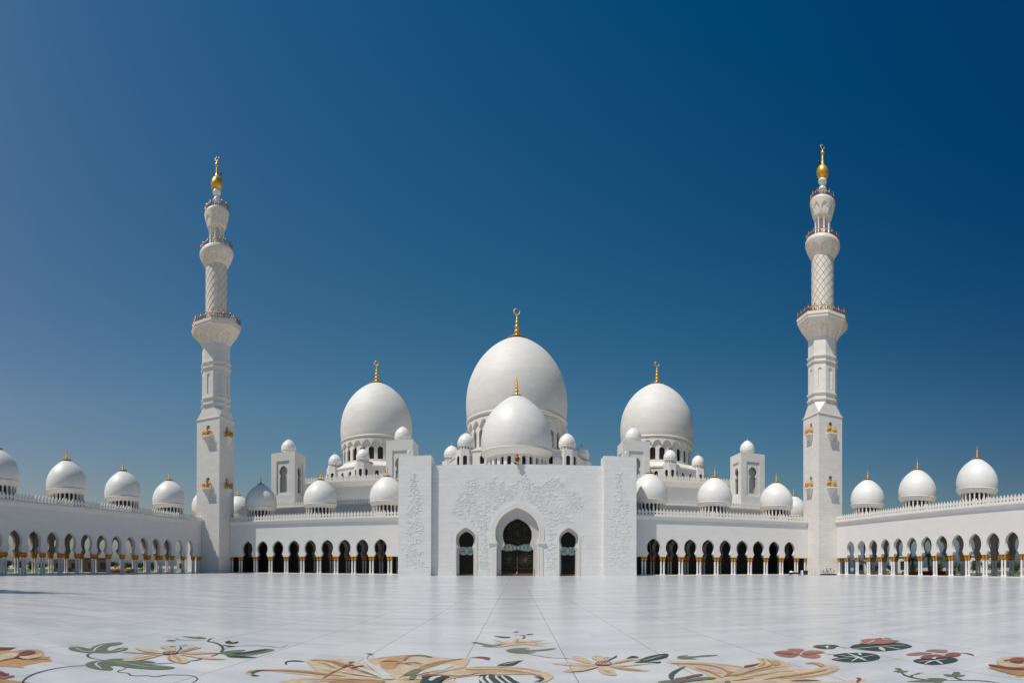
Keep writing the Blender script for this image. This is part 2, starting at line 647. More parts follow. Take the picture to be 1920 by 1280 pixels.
KEY = [(4.05, 1.42), (4.30, 1.40), (4.72, 1.12), (4.80, 1.14), (5.05, 1.27), (5.35, 1.38), (5.7, 1.46), (6.1, 1.48), (6.5, 1.44), (6.9, 1.31),
       (7.2, 1.13), (7.5, 0.86), (7.75, 0.52), (7.9, 0.22), (7.96, 0.0)]

DOME_P = [(0.955, 0), (0.985, 0.07), (1.0, 0.16), (1.0, 0.23), (0.985, 0.32), (0.95, 0.42), (0.89, 0.52), (0.805, 0.62), (0.70, 0.71), (0.58, 0.79),
          (0.45, 0.86), (0.32, 0.92), (0.19, 0.965), (0.08, 0.992), (0.0, 1.0)]


def smooth_prof(p, n=3):
    """Catmull-Rom through profile points"""
    out = []
    for i in range(len(p) - 1):
        p0 = p[max(i - 1, 0)]
        p1, p2 = p[i], p[i + 1]
        p3 = p[min(i + 2, len(p) - 1)]
        for k in range(n):
            t = k / n
            q = []
            for c in (0, 1):
                q.append(0.5 * ((2 * p1[c]) + (-p0[c] + p2[c]) * t + (2 * p0[c] - 5 * p1[c] + 4 * p2[c] - p3[c]) * t * t + (-p0[c] + 3 * p1[c] - 3 * p2[c] + p3[c]) * t ** 3))
            out.append((max(q[0], 0), q[1]))
    out.append(p[-1])
    return out


def finial_mesh(h, disc, crescent=False):
    """gilded finial: flared disc, three beads, spike, crescent on the big ones"""
    mb = MB()
    u = h
    pr = [(disc, 0), (disc * 0.98, u * .012), (disc * 0.7, u * .035), (disc * 0.35, u * .07), (u * .075, u * .12), (u * .06, u * .15)]
    z = .15
    for rr, hh in ((.095, .17), (.078, .15), (.058, .12)):
        for t in (0.12, 0.3, 0.5, 0.7, 0.88):
            pr.append((u * (0.035 + (rr - 0.035) * math.sin(PI * t)), u * (z + hh * t)))
        z += hh
        pr.append((u * .032, u * z))
    pr += [(u * .045, u * (z + .04)), (u * .03, u * (z + .08)), (u * .018, u * (z + .14))]
    top = 0.8 if crescent else 1.0
    pr += [(u * .010, u * (top - .02)), (0.0, u * top)]
    mb.lathe(pr, 16)
    if crescent:
        rc = u * .10
        cz = u * .8 + rc
        pts, rs = [], []
        n = 22
        for i in range(n + 1):
            t = i / n
            a = R(55) + R(320) * t + R(10)
            pts.append((rc * math.cos(a), 0, cz + rc * math.sin(a)))
            rs.append(u * (.006 + .017 * math.sin(PI * t)))
        mb.tube(pts, rs, 6)
    return mb


def dome(parent, loc, Rr, H, zb, drum, fin, label=None, openings=20, crescent=False, cache={}, name='dome', seg=64):
    """onion dome on a pierced drum: dome > ring, drum, finial. loc is the foot of the drum; zb the height of the dome's foot above it;
    drum = (radius, z0, z1 of openings, half width)"""
    key = (name, Rr, H, zb, drum, fin, openings, crescent)
    if key in cache:
        o = share(cache[key], parent, (loc[0], loc[1], loc[2]))
        if label:
            o['label'] = label
        return o
    mb = MB()
    mb.lathe([(r * Rr, zb + z * H) for r, z in smooth_prof(DOME_P)], seg)
    o = mb.build(name, M['dome'], parent, loc)
    if label:
        o['label'] = label
    dr, w0, w1, hw = drum
    # ring moulding under the dome, flaring from the drum
    rg = MB()
    t = 0.11 * Rr if Rr < 6 else 0.085 * Rr
    rg.lathe([(dr - 0.02, zb - t * 1.9), (dr + (Rr - dr) * .35, zb - t * 1.5), (Rr * .965, zb - t * .75), (Rr * 0.995, zb - t * .35), (Rr * 1.0, zb - t * .12),
              (Rr * 1.015, zb - t * .1), (Rr * 1.015, zb + t * .12), (Rr * .99, zb + t * .2), (Rr * .9, zb + t * .22)], seg, cap=False)
    rg.build('ring_moulding', M['trim'], o)
    if openings:
        d = MB()
        ring(d, round_window(w0, w1, hw), openings, dr, 0, zb - t * 1.2, 0.10 * Rr if Rr < 6 else .8)
        d.build('drum', M['trim'], o)
        c = MB()
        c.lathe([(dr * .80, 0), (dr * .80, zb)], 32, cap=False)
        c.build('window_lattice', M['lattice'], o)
    else:
        d = MB()
        d.lathe([(dr * 1.1, 0), (dr * 1.1, .12), (dr, .2), (dr, zb - t * 1.2)], 32)
        d.build('drum', M['trim'], o)
    fh, fd = fin
    f = finial_mesh(fh, fd, crescent)
    f.build('finial', M['gold'], o, (0, 0, zb + H - 0.02 * Rr * 0.4))
    if (name, 'k') not in cache:
        pass
    cache[key] = o
    return o


MERLON = [(-.385, 0), (-.385, .20), (-.26, .24), (-.20, .36), (-.26, .50), (-.36, .62), (-.34, .82), (-.19, 1.02), (0, 1.42),
          (.19, 1.02), (.34, .82), (.36, .62), (.26, .50), (.20, .36), (.26, .24), (.385, .20), (.385, 0)]


def merlons(mb, x0, x1, z, T, s=1.0, d0=0.0, th=0.16):
    n = max(1, round((x1 - x0) / (0.78 * s)))
    p = (x1 - x0) / n
    k = len(MERLON)
    for i in range(n):
        c = x0 + p * (i + .5)
        f = p / 0.78
        vs = [(c + x * f, d0, z + y * s) for x, y in MERLON] + [(c + x * f, d0 + th, z + y * s) for x, y in MERLON]
        fs = [tuple(range(k)), tuple(reversed(range(k, 2 * k)))]
        fs += [(j, j + k, (j + 1) % k + k, (j + 1) % k) for j in range(k)]
        mb.add(vs, fs, False, T)


def I3(x, y, z):
    return (x, y, z)


def cornice(mb, x0, x1, z, c, h, T, ends=True):
    """moulded cornice: slanting soffit, fascia, top"""
    prof = [(0.0, z - h * 1.1), (-c * .35, z - h * .75), (-c * .9, z - h * .35), (-c, z - h * .3), (-c, z), (0.0, z + .02), (.8, z + .02)]
    k = len(prof)
    vs = [(x0, d, zz) for d, zz in prof] + [(x1, d, zz) for d, zz in prof]
    fs = [(j, j + 1, j + 1 + k, j + k) for j in range(k - 1)]
    fs += [tuple(range(k)), tuple(reversed(range(k, 2 * k)))]
    mb.add(vs, fs, False, T)


# ---- columns of the arcades: shaft > capital, base
def make_column(parent, loc):
    mb = MB()
    mb.lathe([(.20, .38), (.205, .6), (.195, 3.1)], 14, cap=False)
    o = mb.build('column', M['column'], parent, loc)
    b = MB()
    b.box(-.36, .36, -.36, .36, 0, .14)
    b.lathe([(.33, .14), (.34, .2), (.27, .26), (.25, .3), (.27, .34), (.21, .39)], 14)
    b.build('base', M['trim'], o)
    c = MB()
    # gilded palm capital: bulging ring of leaves
    pr = [(.20, 3.08), (.24, 3.12), (.20, 3.16), (.26, 3.26), (.36, 3.44), (.395, 3.62), (.37, 3.82), (.28, 3.93)]
    n = 20
    vs, fs = [], []
    for j, (r, z) in enumerate(pr):
        for i in range(n):
            a = 2 * PI * i / n
            rr = r * (1 + (0.10 if j > 2 else 0) * math.cos(a * 10) * (1 if i % 2 == 0 else 1))
            vs.append((rr * math.cos(a), rr * math.sin(a), z))
    for j in range(len(pr) - 1):
        for i in range(n):
            fs.append((j * n + i, j * n + (i + 1) % n, (j + 1) * n + (i + 1) % n, (j + 1) * n + i))
    c.add(vs, fs, True)
    c.box(-.27, .27, -.30, .30, 3.91, 4.045)
    c.build('capital', M['goldcap'], o)
    return o


COL = []


def column(parent, x, y, z=0.0):
    if not COL:
        COL.append(make_column(parent, (x, y, z)))
        return COL[0]
    return share(COL[0], parent, (x, y, z))


def arcade(label, group, loc, rz, arches, s, x0, x1, domes, open_back, row2=8.4, x_back=None, dome_label=None, wall_ext=None):
    root = empty('arcade', loc, rz, label, 'arcade', group)
    T = I3
    wall = MB()
    for k in arches:
        arch_panel(wall, KEY, s, 4.05, 12.0, .8, lambda x, d, z, k=k: (x + k, d, z), sub=1)
    a0, a1 = min(arches) - s / 2, max(arches) + s / 2
    if x0 < a0:
        wall.box(x0, a0, 0, .8, 4.05, 12.0)
    if x1 > a1:
        wall.box(a1, x1, 0, .8, 4.05, 12.0)
    wall.build('wall', M['render'], root)
    co = MB()
    cornice(co, x0, x1, 12.95, .50, .9, T)
    co.build('cornice', M['render'], root)
    pa = MB()
    merlons(pa, x0, x1, 12.97, T, 1.0, -.30)
    pa.build('parapet', M['trim'], root)
    # second row
    w2 = MB()
    for k in arches:
        arch_panel(w2, KEY, s, 4.05, 12.0, .8, lambda x, d, z, k=k: (x + k, d + row2, z), sub=1)
    if x0 < a0:
        w2.box(x0, a0, row2, row2 + .8, 4.05, 12.0)
    if x1 > a1:
        w2.box(a1, x1, row2, row2 + .8, 4.05, 12.0)
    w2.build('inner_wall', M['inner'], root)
    # vault over the walk with cross arches
    rb = MB()
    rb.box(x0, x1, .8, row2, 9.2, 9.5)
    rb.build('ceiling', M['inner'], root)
    rf = MB()
    e0, e1 = (x0, x1) if wall_ext is None else wall_ext
    rf.box(e0, e1, 0.8, row2 + 1.25, 12.0, 12.9)
    rf.build('roof', M['roof'], root)
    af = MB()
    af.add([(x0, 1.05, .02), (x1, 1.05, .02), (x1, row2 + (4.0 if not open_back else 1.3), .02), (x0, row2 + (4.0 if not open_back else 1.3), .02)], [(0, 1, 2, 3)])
    af.build('added_dark_paving', M['shadefloor'], root)  # dark sheet added to dim the arcade interior
    # plinth strip under the columns
    for ya, yb in ((-.25, 1.05), (row2 - .25, row2 + 1.05)):
        pl = MB()
        pl.box(x0, x1, ya, yb, 0.0, .16)
        pl.build('plinth', M['trim'], root)
    # columns
    piers = [arches[0] - s / 2] + [k + s / 2 for k in arches]
    extra = []
    if piers[0] - x0 > 1.4:
        extra.append(x0 + .45)
    if x1 - piers[-1] > 1.4:
        extra.append(x1 - .45)
    for p in piers:
        for dx in (-.33, .33):
            if x0 < p + dx < x1:
                column(root, p + dx, .40)
    for p in extra:
        column(root, p, .40)
    for p in piers:
        for dx in (-.33, .33):
            column(root, p + dx, row2 + .4)
    if not open_back:
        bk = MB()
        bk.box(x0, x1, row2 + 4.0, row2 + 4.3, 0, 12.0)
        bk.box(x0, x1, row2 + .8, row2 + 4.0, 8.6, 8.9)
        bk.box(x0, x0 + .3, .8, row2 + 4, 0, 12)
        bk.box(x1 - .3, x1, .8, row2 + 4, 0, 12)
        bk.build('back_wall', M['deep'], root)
    # cross arches
    step = 4 if open_back else 2
    lv = [(z, w * 2.2 if z > 4.5 else w * 2.2) for z, w in KEY]
    for i, p in enumerate(piers):
        if i % step == 2 % step or step == 2 and i % 2:
            cc = (.8 + row2) / 2
            ca = MB()
            arch_panel(ca, lv, row2 - .8, 4.05, 9.2, .7, lambda x, d, z, p=p: (p - .35 + d, x + cc, z), sub=1)
            ca.build('cross_arch', M['inner'], root)
    for i, dx in enumerate(domes):
        lb = dome_label[i] if dome_label else None
        dome(root, (dx, 4.3, 12.9), 4.1, 6.2, 3.7, (3.55, .35, 2.85, .33), (2.5, 1.1), lb, openings=24, name='dome')
    return root


# ================================================================== the setting
g = MB()
g.add([(-1500, -1500, 0), (1500, -1500, 0), (1500, 1500, 0), (-1500, 1500, 0)], [(0, 1, 2, 3)])
gr = g.build('ground', M['sand'], None, (0, 0, -.012))
tag(gr, kind='structure')
g = MB()
g.add([(-88, -60, 0), (88, -60, 0), (88, 132, 0), (-88, 132, 0)], [(0, 1, 2, 3)])
fl = g.build('courtyard_floor', M['floor'], None, (0, 0, 0))
tag(fl, kind='structure')
for sx in (-1, 1):
    g = MB()
    a, b = (98, 190)
    g.add([(sx * a, -60, 0), (sx * b, -60, 0), (sx * b, 220, 0), (sx * a, 220, 0)], [(0, 1, 2, 3)])
    tag(g.build('lawn', M['lawn'], None, (0, 0, -.004)), kind='structure')

# ================================================================== arcades
DL, DR = 110.8, 106.2
WL, WR = 74.6, 73.15


def lin(v0, s, n, D):
    return [D * (v0 + s * k) for k in range(n)]


# front arcades
al = lin(-0.57980, 0.03846, 9, DL)
ar = lin(0.27500, 0.03952, 9, DR)
sl, sr = al[1] - al[0], ar[1] - ar[0]
arcade('white arcade between the left minaret and the portal, one of its domes grey in shadow', 'arcades facing the camera', (0, DL, 0), 0, al, sl, -69.25, -24.8,
       [-62.8, -46.4, -29.7], False,
       dome_label=['grey shaded dome in the shadow of the minaret', 'sunlit dome midway along the roof', 'dome half hidden by the portal'])
arcade('white arcade between the portal and the right minaret, all its domes sunlit', 'arcades facing the camera', (0, DR, 0), 0, ar, sr, 24.8, 67.8,
       [29.4, 45.1, 61.5], False, dome_label=['dome with a diagonal shadow beside the portal', 'sunlit dome midway along the roof', 'sunlit dome nearest the minaret'])

# side arcades
asl = [WL * (0.6731 + 0.05621 * k) for k in range(-3, 13)]
asr = [-WR * (1.3077 - 0.05634 * k) for k in range(0, 15)]
SL_ = arcade('long shaded arcade with dark gilt capitals, running out of the photo on the left', 'arcades along the sides of the courtyard', (-WL, 0, 0), R(90), asl, asl[1] - asl[0],
             asl[0] - 2.1, 105.55, [32.6, 49.0, 65.3, 81.5, 97.8, 114.1, 130.5], True, wall_ext=(asl[0] - 2.1, 138),
             dome_label=['dome beyond the frame', 'leftmost dome, cut by the edge of the photo', 'second dome from the left edge', 'third dome from the left edge', 'dome nearest the minaret',
                         'dome just showing past the edge of the minaret', 'small far dome between the minaret and the grey shaded dome'])
SR_ = arcade('long sunlit arcade with bright gilt capitals, palms behind, running out on the right', 'arcades along the sides of the courtyard', (WR, 0, 0), R(-90), asr, asr[1] - asr[0],
             -101.1, asr[-1] + 2.1, [-128.7, -112.2, -94.5, -77.7, -61.4, -45.0], True, wall_ext=(-136, asr[-1] + 2.1),
             dome_label=['small far dome left of the minaret', 'dome just showing past the edge of the minaret', 'smallest dome nearest the minaret', 'middle dome of the row', 'largest dome near the edge of the photo',
                         'dome beyond the frame'])
for root, a, b in ((SL_, 112.6, 138), (SR_, -136, -108.2)):
    m = MB()
    m.box(a, b, .8, 9.6, 0, 11.99)
    m.build('rear_block', M['render'], root)


# ================================================================== minarets
def rect_levels(z0, z1, w):
    return round_window(z0, z1, w, 5)


def balustrade(mb, pts, z, h, closed=True, posts=2, rr=.05):
    """metal rail along a polygon: posts, two rails and curled bars"""
    n = len(pts)
    segs = n if closed else n - 1
    for i in range(segs):
        a = Vector((*pts[i], z))
        b = Vector((*pts[(i + 1) % n], z))
        d = b - a
        for k in range(posts):
            p = a + d * (k / posts)
            mb.tube([p, p + Vector((0, 0, h * 1.25))], rr * 1.3, 5)
            mb.lathe([(0, -.12), (rr * 2.6, 0), (0, .14)], 6, p.x, p.y, z + h * 1.3)
        for q in (.12, .95):
            mb.tube([a + Vector((0, 0, h * q)), b + Vector((0, 0, h * q))], rr, 4)
        m = posts * 3
        for k in range(m):
            p = a + d * ((k + .5) / m)
            q = a + d * ((k + 1.0) / m)
            mb.tube([p + Vector((0, 0, h * .1)), (p + q) / 2 + Vector((0, 0, h * .5)), p + Vector((0, 0, h * .92))], rr * .8, 4)
            mb.tube([q + Vector((0, 0, h * .1)), (p + q) / 2 + Vector((0, 0, h * .5)), q + Vector((0, 0, h * .92))], rr * .8, 4)


def oct_pts(ap, rot=R(22.5), n=8):
    r = ap / math.cos(PI / n)
    return [(r * math.cos(rot + 2 * PI * i / n), r * math.sin(rot + 2 * PI * i / n)) for i in range(n)]


def niche_flare(mb, r0, r1, z0, z1, n, depth, seg=10, octo=False, power=1.8):
    """corbelled bowl under a gallery with n arched niches round it"""
    rows = 14
    m = n * seg
    vs, fs = [], []
    for j in range(rows + 1):
        t = j / rows
        for i in range(m):
            a = 2 * PI * i / m + PI / n * 0
            u = (i % seg) / seg * 2 - 1          # -1..1 across one niche
            base = r0 + (r1 - r0) * t ** power
            # niche: arched recess
            hh = 0.80 * math.sqrt(max(0, 1 - (abs(u) / .82) ** 2.2))
            d = depth * (1 if t < hh and abs(u) < .8 else 0)
            r = base - d * (t ** .7)
            if octo:
                aa = (a + PI / 8) % (PI / 4) - PI / 8
                r = r / math.cos(aa)
            vs.append((r * math.cos(a), r * math.sin(a), z0 + (z1 - z0) * t))
    for j in range(rows):
        for i in range(m):
            fs.append((j * m + i, j * m + (i + 1) % m, (j + 1) * m + (i + 1) % m, (j + 1) * m + i))
    mb.add(vs, fs, False)


def minaret(loc, label):
    t = empty('minaret', loc, 0, label, 'minaret', 'tall minarets at the courtyard corners')
    h = 3.45
    # square shaft with two arched doorways on each side
    sh = MB()
    for q in range(4):
        a = q * PI / 2

        def T(x, d, z, a=a):
            lx, ly = x, -h + d
            return (lx * math.cos(a) - ly * math.sin(a), lx * math.sin(a) + ly * math.cos(a), z)
        arch_panel(sh, rect_levels(21.2, 24.0, .52), 2 * h, 0, 28.0, 1.0, T, closed=True, faces='f')
        arch_panel(sh, rect_levels(34.2, 37.0, .52), 2 * h, 28.0, 38.6, 1.0, T, closed=True, faces='f')
    sh.build('square_shaft', M['towerstone'], t)
    dk = MB()
    dk.box(-2.5, 2.5, -2.5, 2.5, .2, 38.4)
    dk.build('stair_core', M['lattice'], t)
    cap = MB()
    # small cornice and broach from square to octagon
    cap.box(-h - .16, h + .16, -h - .16, h + .16, 38.6, 38.85)
    sq = [(h, h), (-h, h), (-h, -h), (h, -h)]
    oc = oct_pts(3.3)
    vs = []
    e = h * .985
    sqr = [(e, e * .999), (e * .999, e), (-e * .999, e), (-e, e * .999), (-e, -e * .999), (-e * .999, -e), (e * .999, -e), (e, -e * .999)]
    vs = [(x, y, 38.85) for x, y in sqr] + [(x, y, 41.9) for x, y in oc]
    # align octagon vertex order with the square corners
    fs = [(i, (i + 1) % 8, 8 + (i + 1) % 8, 8 + i) for i in range(8)]
    cap.add(vs, fs)
    cap.build('broach', M['towerstone'], t)
    # octagonal stage
    os_ = MB()
    for q in range(8):
        a = q * PI / 4
        ap = 3.36
        w = 2 * ap * math.tan(PI / 8)

        def T(x, d, z, a=a):
            lx, ly = x, -ap + d
            return (lx * math.cos(a) - ly * math.sin(a), lx * math.sin(a) + ly * math.cos(a), z)
        arch_panel(os_, rect_levels(45.1, 50.1, .46), w, 41.8, 57.7, .22, T, closed=True, faces='f')
    os_.build('octagonal_shaft', M['towerstone'], t)
    ic = MB()
    ic.prism(oct_pts(3.15), 41.8, 57.7)
    ic.build('niche_back', M['trim'], t)
    for z in (42.0, 43.5, 51.2, 52.5):
        mo = MB()
        mo.prism(oct_pts(3.52), z, z + .30)
        mo.prism(oct_pts(3.66), z + .30, z + .62)
        mo.build('moulding', M['trim'], t)
    # first gallery (octagonal)
    fl_ = MB()
    niche_flare(fl_, 3.34, 5.75, 57.5, 61.3, 8, .85, 10, True, 1.0)
    fl_.prism(oct_pts(5.83), 61.3, 61.9)
    fl_.prism(oct_pts(5.98), 61.9, 62.6)
    fl_.build('gallery_corbel', M['creamstone'], t)
    ra = MB()
    balustrade(ra, oct_pts(5.75), 62.6, 1.3, posts=3, rr=.075)
    ra.build('gallery_railing', M['bronze'], t)
    # cylindrical shaft with raised diagonal net
    cy = MB()
    cy.lathe([(2.75, 62.6), (2.75, 78.2)], 48, cap=False)
    cy.lathe([(3.0, 62.6), (3.0, 63.2), (2.76, 63.5)], 48, cap=False)
    cs = cy.build('round_shaft', M['creamstone'], t)
    nt_ = MB()
    for sgn in (1, -1):
        for k in range(12):
            pts = []
            for i in range(31):
                z = 63.4 + 14.4 * i / 30
                a = 2 * PI * k / 12 + sgn * (z - 63.4) / 14.4 * PI * 1.2
                pts.append((2.765 * math.cos(a), 2.765 * math.sin(a), z))
            nt_.tube(pts, .05, 4, smooth=False)
    nt_.build('diagonal_net', M['netstone'], t)
    g2 = MB()
    niche_flare(g2, 2.74, 4.25, 78.1, 80.9, 8, .50, 10, False, .7)
    g2.lathe([(4.25, 80.9), (4.36, 81.3), (4.30, 81.8), (4.12, 82.15), (0, 82.2)], 48, smooth=False)
    g2.build('gallery_corbel', M['creamstone'], t)
    r2 = MB()
    balustrade(r2, oct_pts(4.0, 0, 16), 82.2, 1.1, posts=1, rr=.06)
    r2.build('gallery_railing', M['bronze'], t)
    # lantern: eight columns round a thin core
    ln = MB()
    ln.lathe([(.8, 82.2), (.8, 88.4)], 20)
    ln.build('lantern_core', M['creamstone'], t)
    for k in range(8):
        a = 2 * PI * (k + .5) / 8
        c = MB()
        c.lathe([(.30, 0), (.30, .35), (.2, .45), (.19, 5.2), (.26, 5.4), (.32, 5.8)], 10, 1.78 * math.cos(a), 1.78 * math.sin(a), 82.2)
        c.build('lantern_column', M['column'], t)
    g3 = MB()
    g3.lathe([(0, 87.9), (2.1, 87.9)], 32, cap=False)
    niche_flare(g3, 2.1, 3.1, 87.9, 91.4, 8, .30, 10, False, .6)
    g3.lathe([(3.1, 91.4), (3.16, 91.7), (3.1, 92.1), (2.95, 92.3), (0, 92.3)], 40, smooth=False)
    g3.build('gallery_corbel', M['creamstone'], t)
    r3 = MB()
    balustrade(r3, oct_pts(2.85, 0, 12), 92.3, 1.3, posts=1, rr=.06)
    r3.build('gallery_railing', M['bronze'], t)
    # spire
    sp = MB()
    pr = [(.75, 92.3), (.7, 93.2), (.45, 94.1), (.5, 94.5), (.85, 95.0), (1.0, 95.45), (.85, 95.9), (.45, 96.3), (.5, 96.6), (.9, 97.0), (1.08, 97.4), (1.0, 97.8), (.7, 98.1)]
    sp.lathe(smooth_prof(pr, 3), 28)
    sp.build('spire', M['column'], t)
    fn = MB()
    pr = [(.6, 98.0), (1.1, 98.4), (1.45, 99.1), (1.5, 99.8), (1.32, 100.5), (.95, 101.1), (.55, 101.6), (.34, 102.2), (.28, 103.2), (.22, 103.9), (.22, 104.0), (.38, 104.25), (.46, 104.6), (.36, 104.95), (.16, 105.2), (.08, 105.5), (0, 105.7)]
    fn.lathe(smooth_prof(pr, 3), 28)
    fo = fn.build('finial', M['gold'], t)
    cr = MB()
    pts, rs = [], []
    for i in range(25):
        u = i / 24
        a = R(60) + R(330) * u
        pts.append((.52 * math.cos(a), 0, 106.15 + .52 * math.sin(a)))
        rs.append(.03 + .10 * math.sin(PI * u))
    cr.tube(pts, rs, 6)
    cr.build('crescent', M['gold'], fo)
    lt = MB()
    lt.lathe([(.2, 0), (.24, .1), (.24, .4), (.1, .55)], 8, -1.15 if loc[0] > 0 else 1.15, 0, 101.7)
    lt.box(*((-1.2, -.3) if loc[0] > 0 else (.3, 1.2)), -.05, .05, 101.6, 101.7)
    lt.build('beacon_lamp', M['black'], t)
    # balconies on all four sides
    for z in (21.2, 34.2):
        for q in range(4):
            a = q * PI / 2
            cx, cy_ = h * math.sin(a), -h * math.cos(a)
            b = MB()
            def TT(x, d, zz, a=a):
                lx, ly = x, -h + d
                return (lx * math.cos(a) - ly * math.sin(a) - cx, lx * math.sin(a) + ly * math.cos(a) - cy_, zz - z)
            b.box(-1.12, 1.12, -1.15, 0, z - .32, z - .02, TT)
            b.box(-1.0, 1.0, -1.0, 0, z - .5, z - .32, TT)
            b.add([(-.95, -.92, z - .5), (.95, -.92, z - .5), (.95, 0, z - .5), (-.95, 0, z - .5), (-.15, -.12, z - 2.3), (.15, -.12, z - 2.3), (.15, 0, z - 2.3), (-.15, 0, z - 2.3)],
                  [(0, 1, 5, 4), (1, 2, 6, 5), (0, 4, 7, 3), (4, 5, 6, 7), (0, 3, 2, 1)], False, TT)
            bo = b.build('balcony', M['trim'], t, (cx, cy_, z))
            rl = MB()
            P = [TT(-1.02, -.02, z)[:2], TT(-1.02, -1.05, z)[:2], TT(1.02, -1.05, z)[:2], TT(1.02, -.02, z)[:2]]
            balustrade(rl, P, 0, 1.2, closed=False, posts=2, rr=.045)
            rl.build('balcony_railing', M['gold'], bo)
            gl = MB()
            gl.box(-.48, .48, .55, .60, z + 1.6, z + 2.2, TT)
            gl.build('fanlight', M['roof'], bo)
            fr = MB()
            fr.box(-.48, -.38, .5, .56, z, z + 1.6, TT)
            fr.box(.38, .48, .5, .56, z, z + 1.6, TT)
            fr.box(-.4, .4, .5, .56, z + 1.5, z + 1.6, TT)
            fr.build('door_frame', M['brown'], bo)
    return t


M['netstone'] = simple('grey_stone_rib', (0.42, 0.37, 0.32), 0.6)
minaret((-72.75, 109.05, 0), 'tall white minaret with a wall shadow slanting across its foot, nearer the left edge')
minaret((71.30, 104.60, 0), 'tall white minaret fully sunlit, with chairs and black gear at its foot')
minaret((-72.0, -12.0, 0), 'minaret behind the viewer whose long thin shadow falls on the floor at the left edge')

# ================================================================== entrance portal
PY = 102.5
portal = empty('entrance_portal', (0.2, PY, 0), 0, 'white marble entrance block with three dark keyhole doorways and carved flowers', 'portal')
HW = 24.3
for sx in (-1, 1):
    w = MB()
    x0, x1 = sorted((sx * 17.45, sx * HW))
    w.box(x0, x1, 0, 3.7, 0, 24.45)
    w.build('wing', M['marble'], portal)
bkp = MB()
bkp.box(-23.9, 23.9, 3.7, 15, 0, 22.0)
bkp.build('rear_block', M['marble'], portal)

FW = .97
MAIN = [(0, 4.16), (5.3, 4.16), (5.8, 4.10), (6.4, 3.92), (6.9, 4.08), (7.6, 4.34), (8.5, 4.42), (9.5, 4.34), (10.2, 4.12), (10.9, 3.80), (11.6, 3.35), (12.2, 2.80), (12.7, 2.18), (13.1, 1.52), (13.4, .90), (13.6, .40), (13.72, 0)]
MAIN_IN = [(0, 3.30), (5.2, 3.30), (5.9, 2.82), (6.4, 2.54), (6.9, 2.72), (7.6, 2.92), (8.4, 2.98), (9.2, 2.88), (9.8, 2.62), (10.3, 2.28), (10.75, 1.84), (11.15, 1.30), (11.45, .74), (11.62, .35), (11.75, 0)]
SIDE = [(0, 1.86), (5.3, 1.86), (5.75, 1.62), (5.9, 1.62), (6.3, 1.78), (7.0, 1.93), (7.7, 1.96), (8.3, 1.80), (8.75, 1.50), (9.1, 1.14), (9.4, .74), (9.6, .38), (9.74, 0)]
SIDE_IN = [(0, 1.50), (5.1, 1.50), (5.6, 1.26), (5.9, 1.24), (6.3, 1.44), (6.9, 1.58), (7.5, 1.58), (8.0, 1.42), (8.4, 1.10), (8.75, .66), (8.95, .34), (9.08, 0)]
fac = MB()
FZ = 22.55
SX = 10.45
arch_panel(fac, MAIN, 12.0, 0, FZ, .8, lambda x, d, z: (x, FW + d, z), sub=3)
for sx in (-1, 1):
    arch_panel(fac, SIDE, 6.0, 0, FZ, .8, lambda x, d, z: (x + sx * SX, FW + d, z), sub=2)
    for a, b in ((6.0, SX - 3.0), (SX + 3.0, 17.45)):
        x0, x1 = sorted((sx * a, sx * b))
        fac.box(x0, x1, FW, FW + .8, 0, FZ)
fac.build('facade_wall', M['marble'], portal)


def offset_levels(L, off, lift):
    return [(z if i < 1 else z + (lift * min(1, max(0, (z - L[-1][0] * .45) / (L[-1][0] * .55)))), w + off if i < len(L) - 1 else 0.0) for i, (z, w) in enumerate(L)]


def band(mb, L, off, d0, d1, T):
    """raised moulding following an arch: strip between the outline and its offset"""
    pts = [(-w, z) for z, w in L] + [(w, z) for z, w in reversed(L)][1:]
    n = len(pts)
    out = []
    for i, (x, z) in enumerate(pts):
        a = pts[max(i - 1, 0)]
        b = pts[min(i + 1, n - 1)]
        dx, dz = b[0] - a[0], b[1] - a[1]
        l = math.hypot(dx, dz) or 1
        out.append((x - dz / l * off, z + dx / l * off))
    vs = []
    for (x, z), (u, v) in zip(pts, out):
        vs += [(x, d1, z), (x, d0, z), (u, d0, max(v, 0)), (u, d1, max(v, 0))]
    fs = []
    for i in range(n - 1):
        a = i * 4
        for k in range(3):
            fs.append((a + k, a + k + 1, a + k + 5, a + k + 4))
    mb.add(vs, fs, False, T)


SMOOTH_MAIN = [(0, 4.2), (6.6, 4.2), (7.6, 4.40), (8.5, 4.46), (9.5, 4.38), (10.2, 4.16), (10.9, 3.84), (11.6, 3.39), (12.2, 2.84), (12.7, 2.22), (13.1, 1.56), (13.4, .94), (13.62, .42), (13.76, 0)]
SMOOTH_SIDE = [(0, 1.93), (6.2, 1.95), (7.0, 2.0), (7.7, 2.0), (8.3, 1.84), (8.75, 1.54), (9.1, 1.18), (9.4, .78), (9.62, .4), (9.78, 0)]
for L, off, cx, imp in ((SMOOTH_MAIN, 1.0, 0, 6.35), (SMOOTH_SIDE, .42, -SX, 0), (SMOOTH_SIDE, .42, SX, 0)):
    b = MB()
    T = (lambda x, d, z, cx=cx: (x + cx, FW + d, z))
    band(b, L, off, -.10, 0.0, T)
    band(b, L, off * .25, -.15, -.10, T)
    if imp:
        for sg in (-1, 1):
            x0, x1 = sorted((sg * 4.05, sg * 5.75))
            b.box(x0, x1, -.28, 0, imp + .1, imp + .42, T)
            b.box(min(x0, x1) + .08, max(x0, x1) - .08, -.2, 0, imp - .2, imp + .1, T)
    b.build('arch_surround', M['trim'], portal)
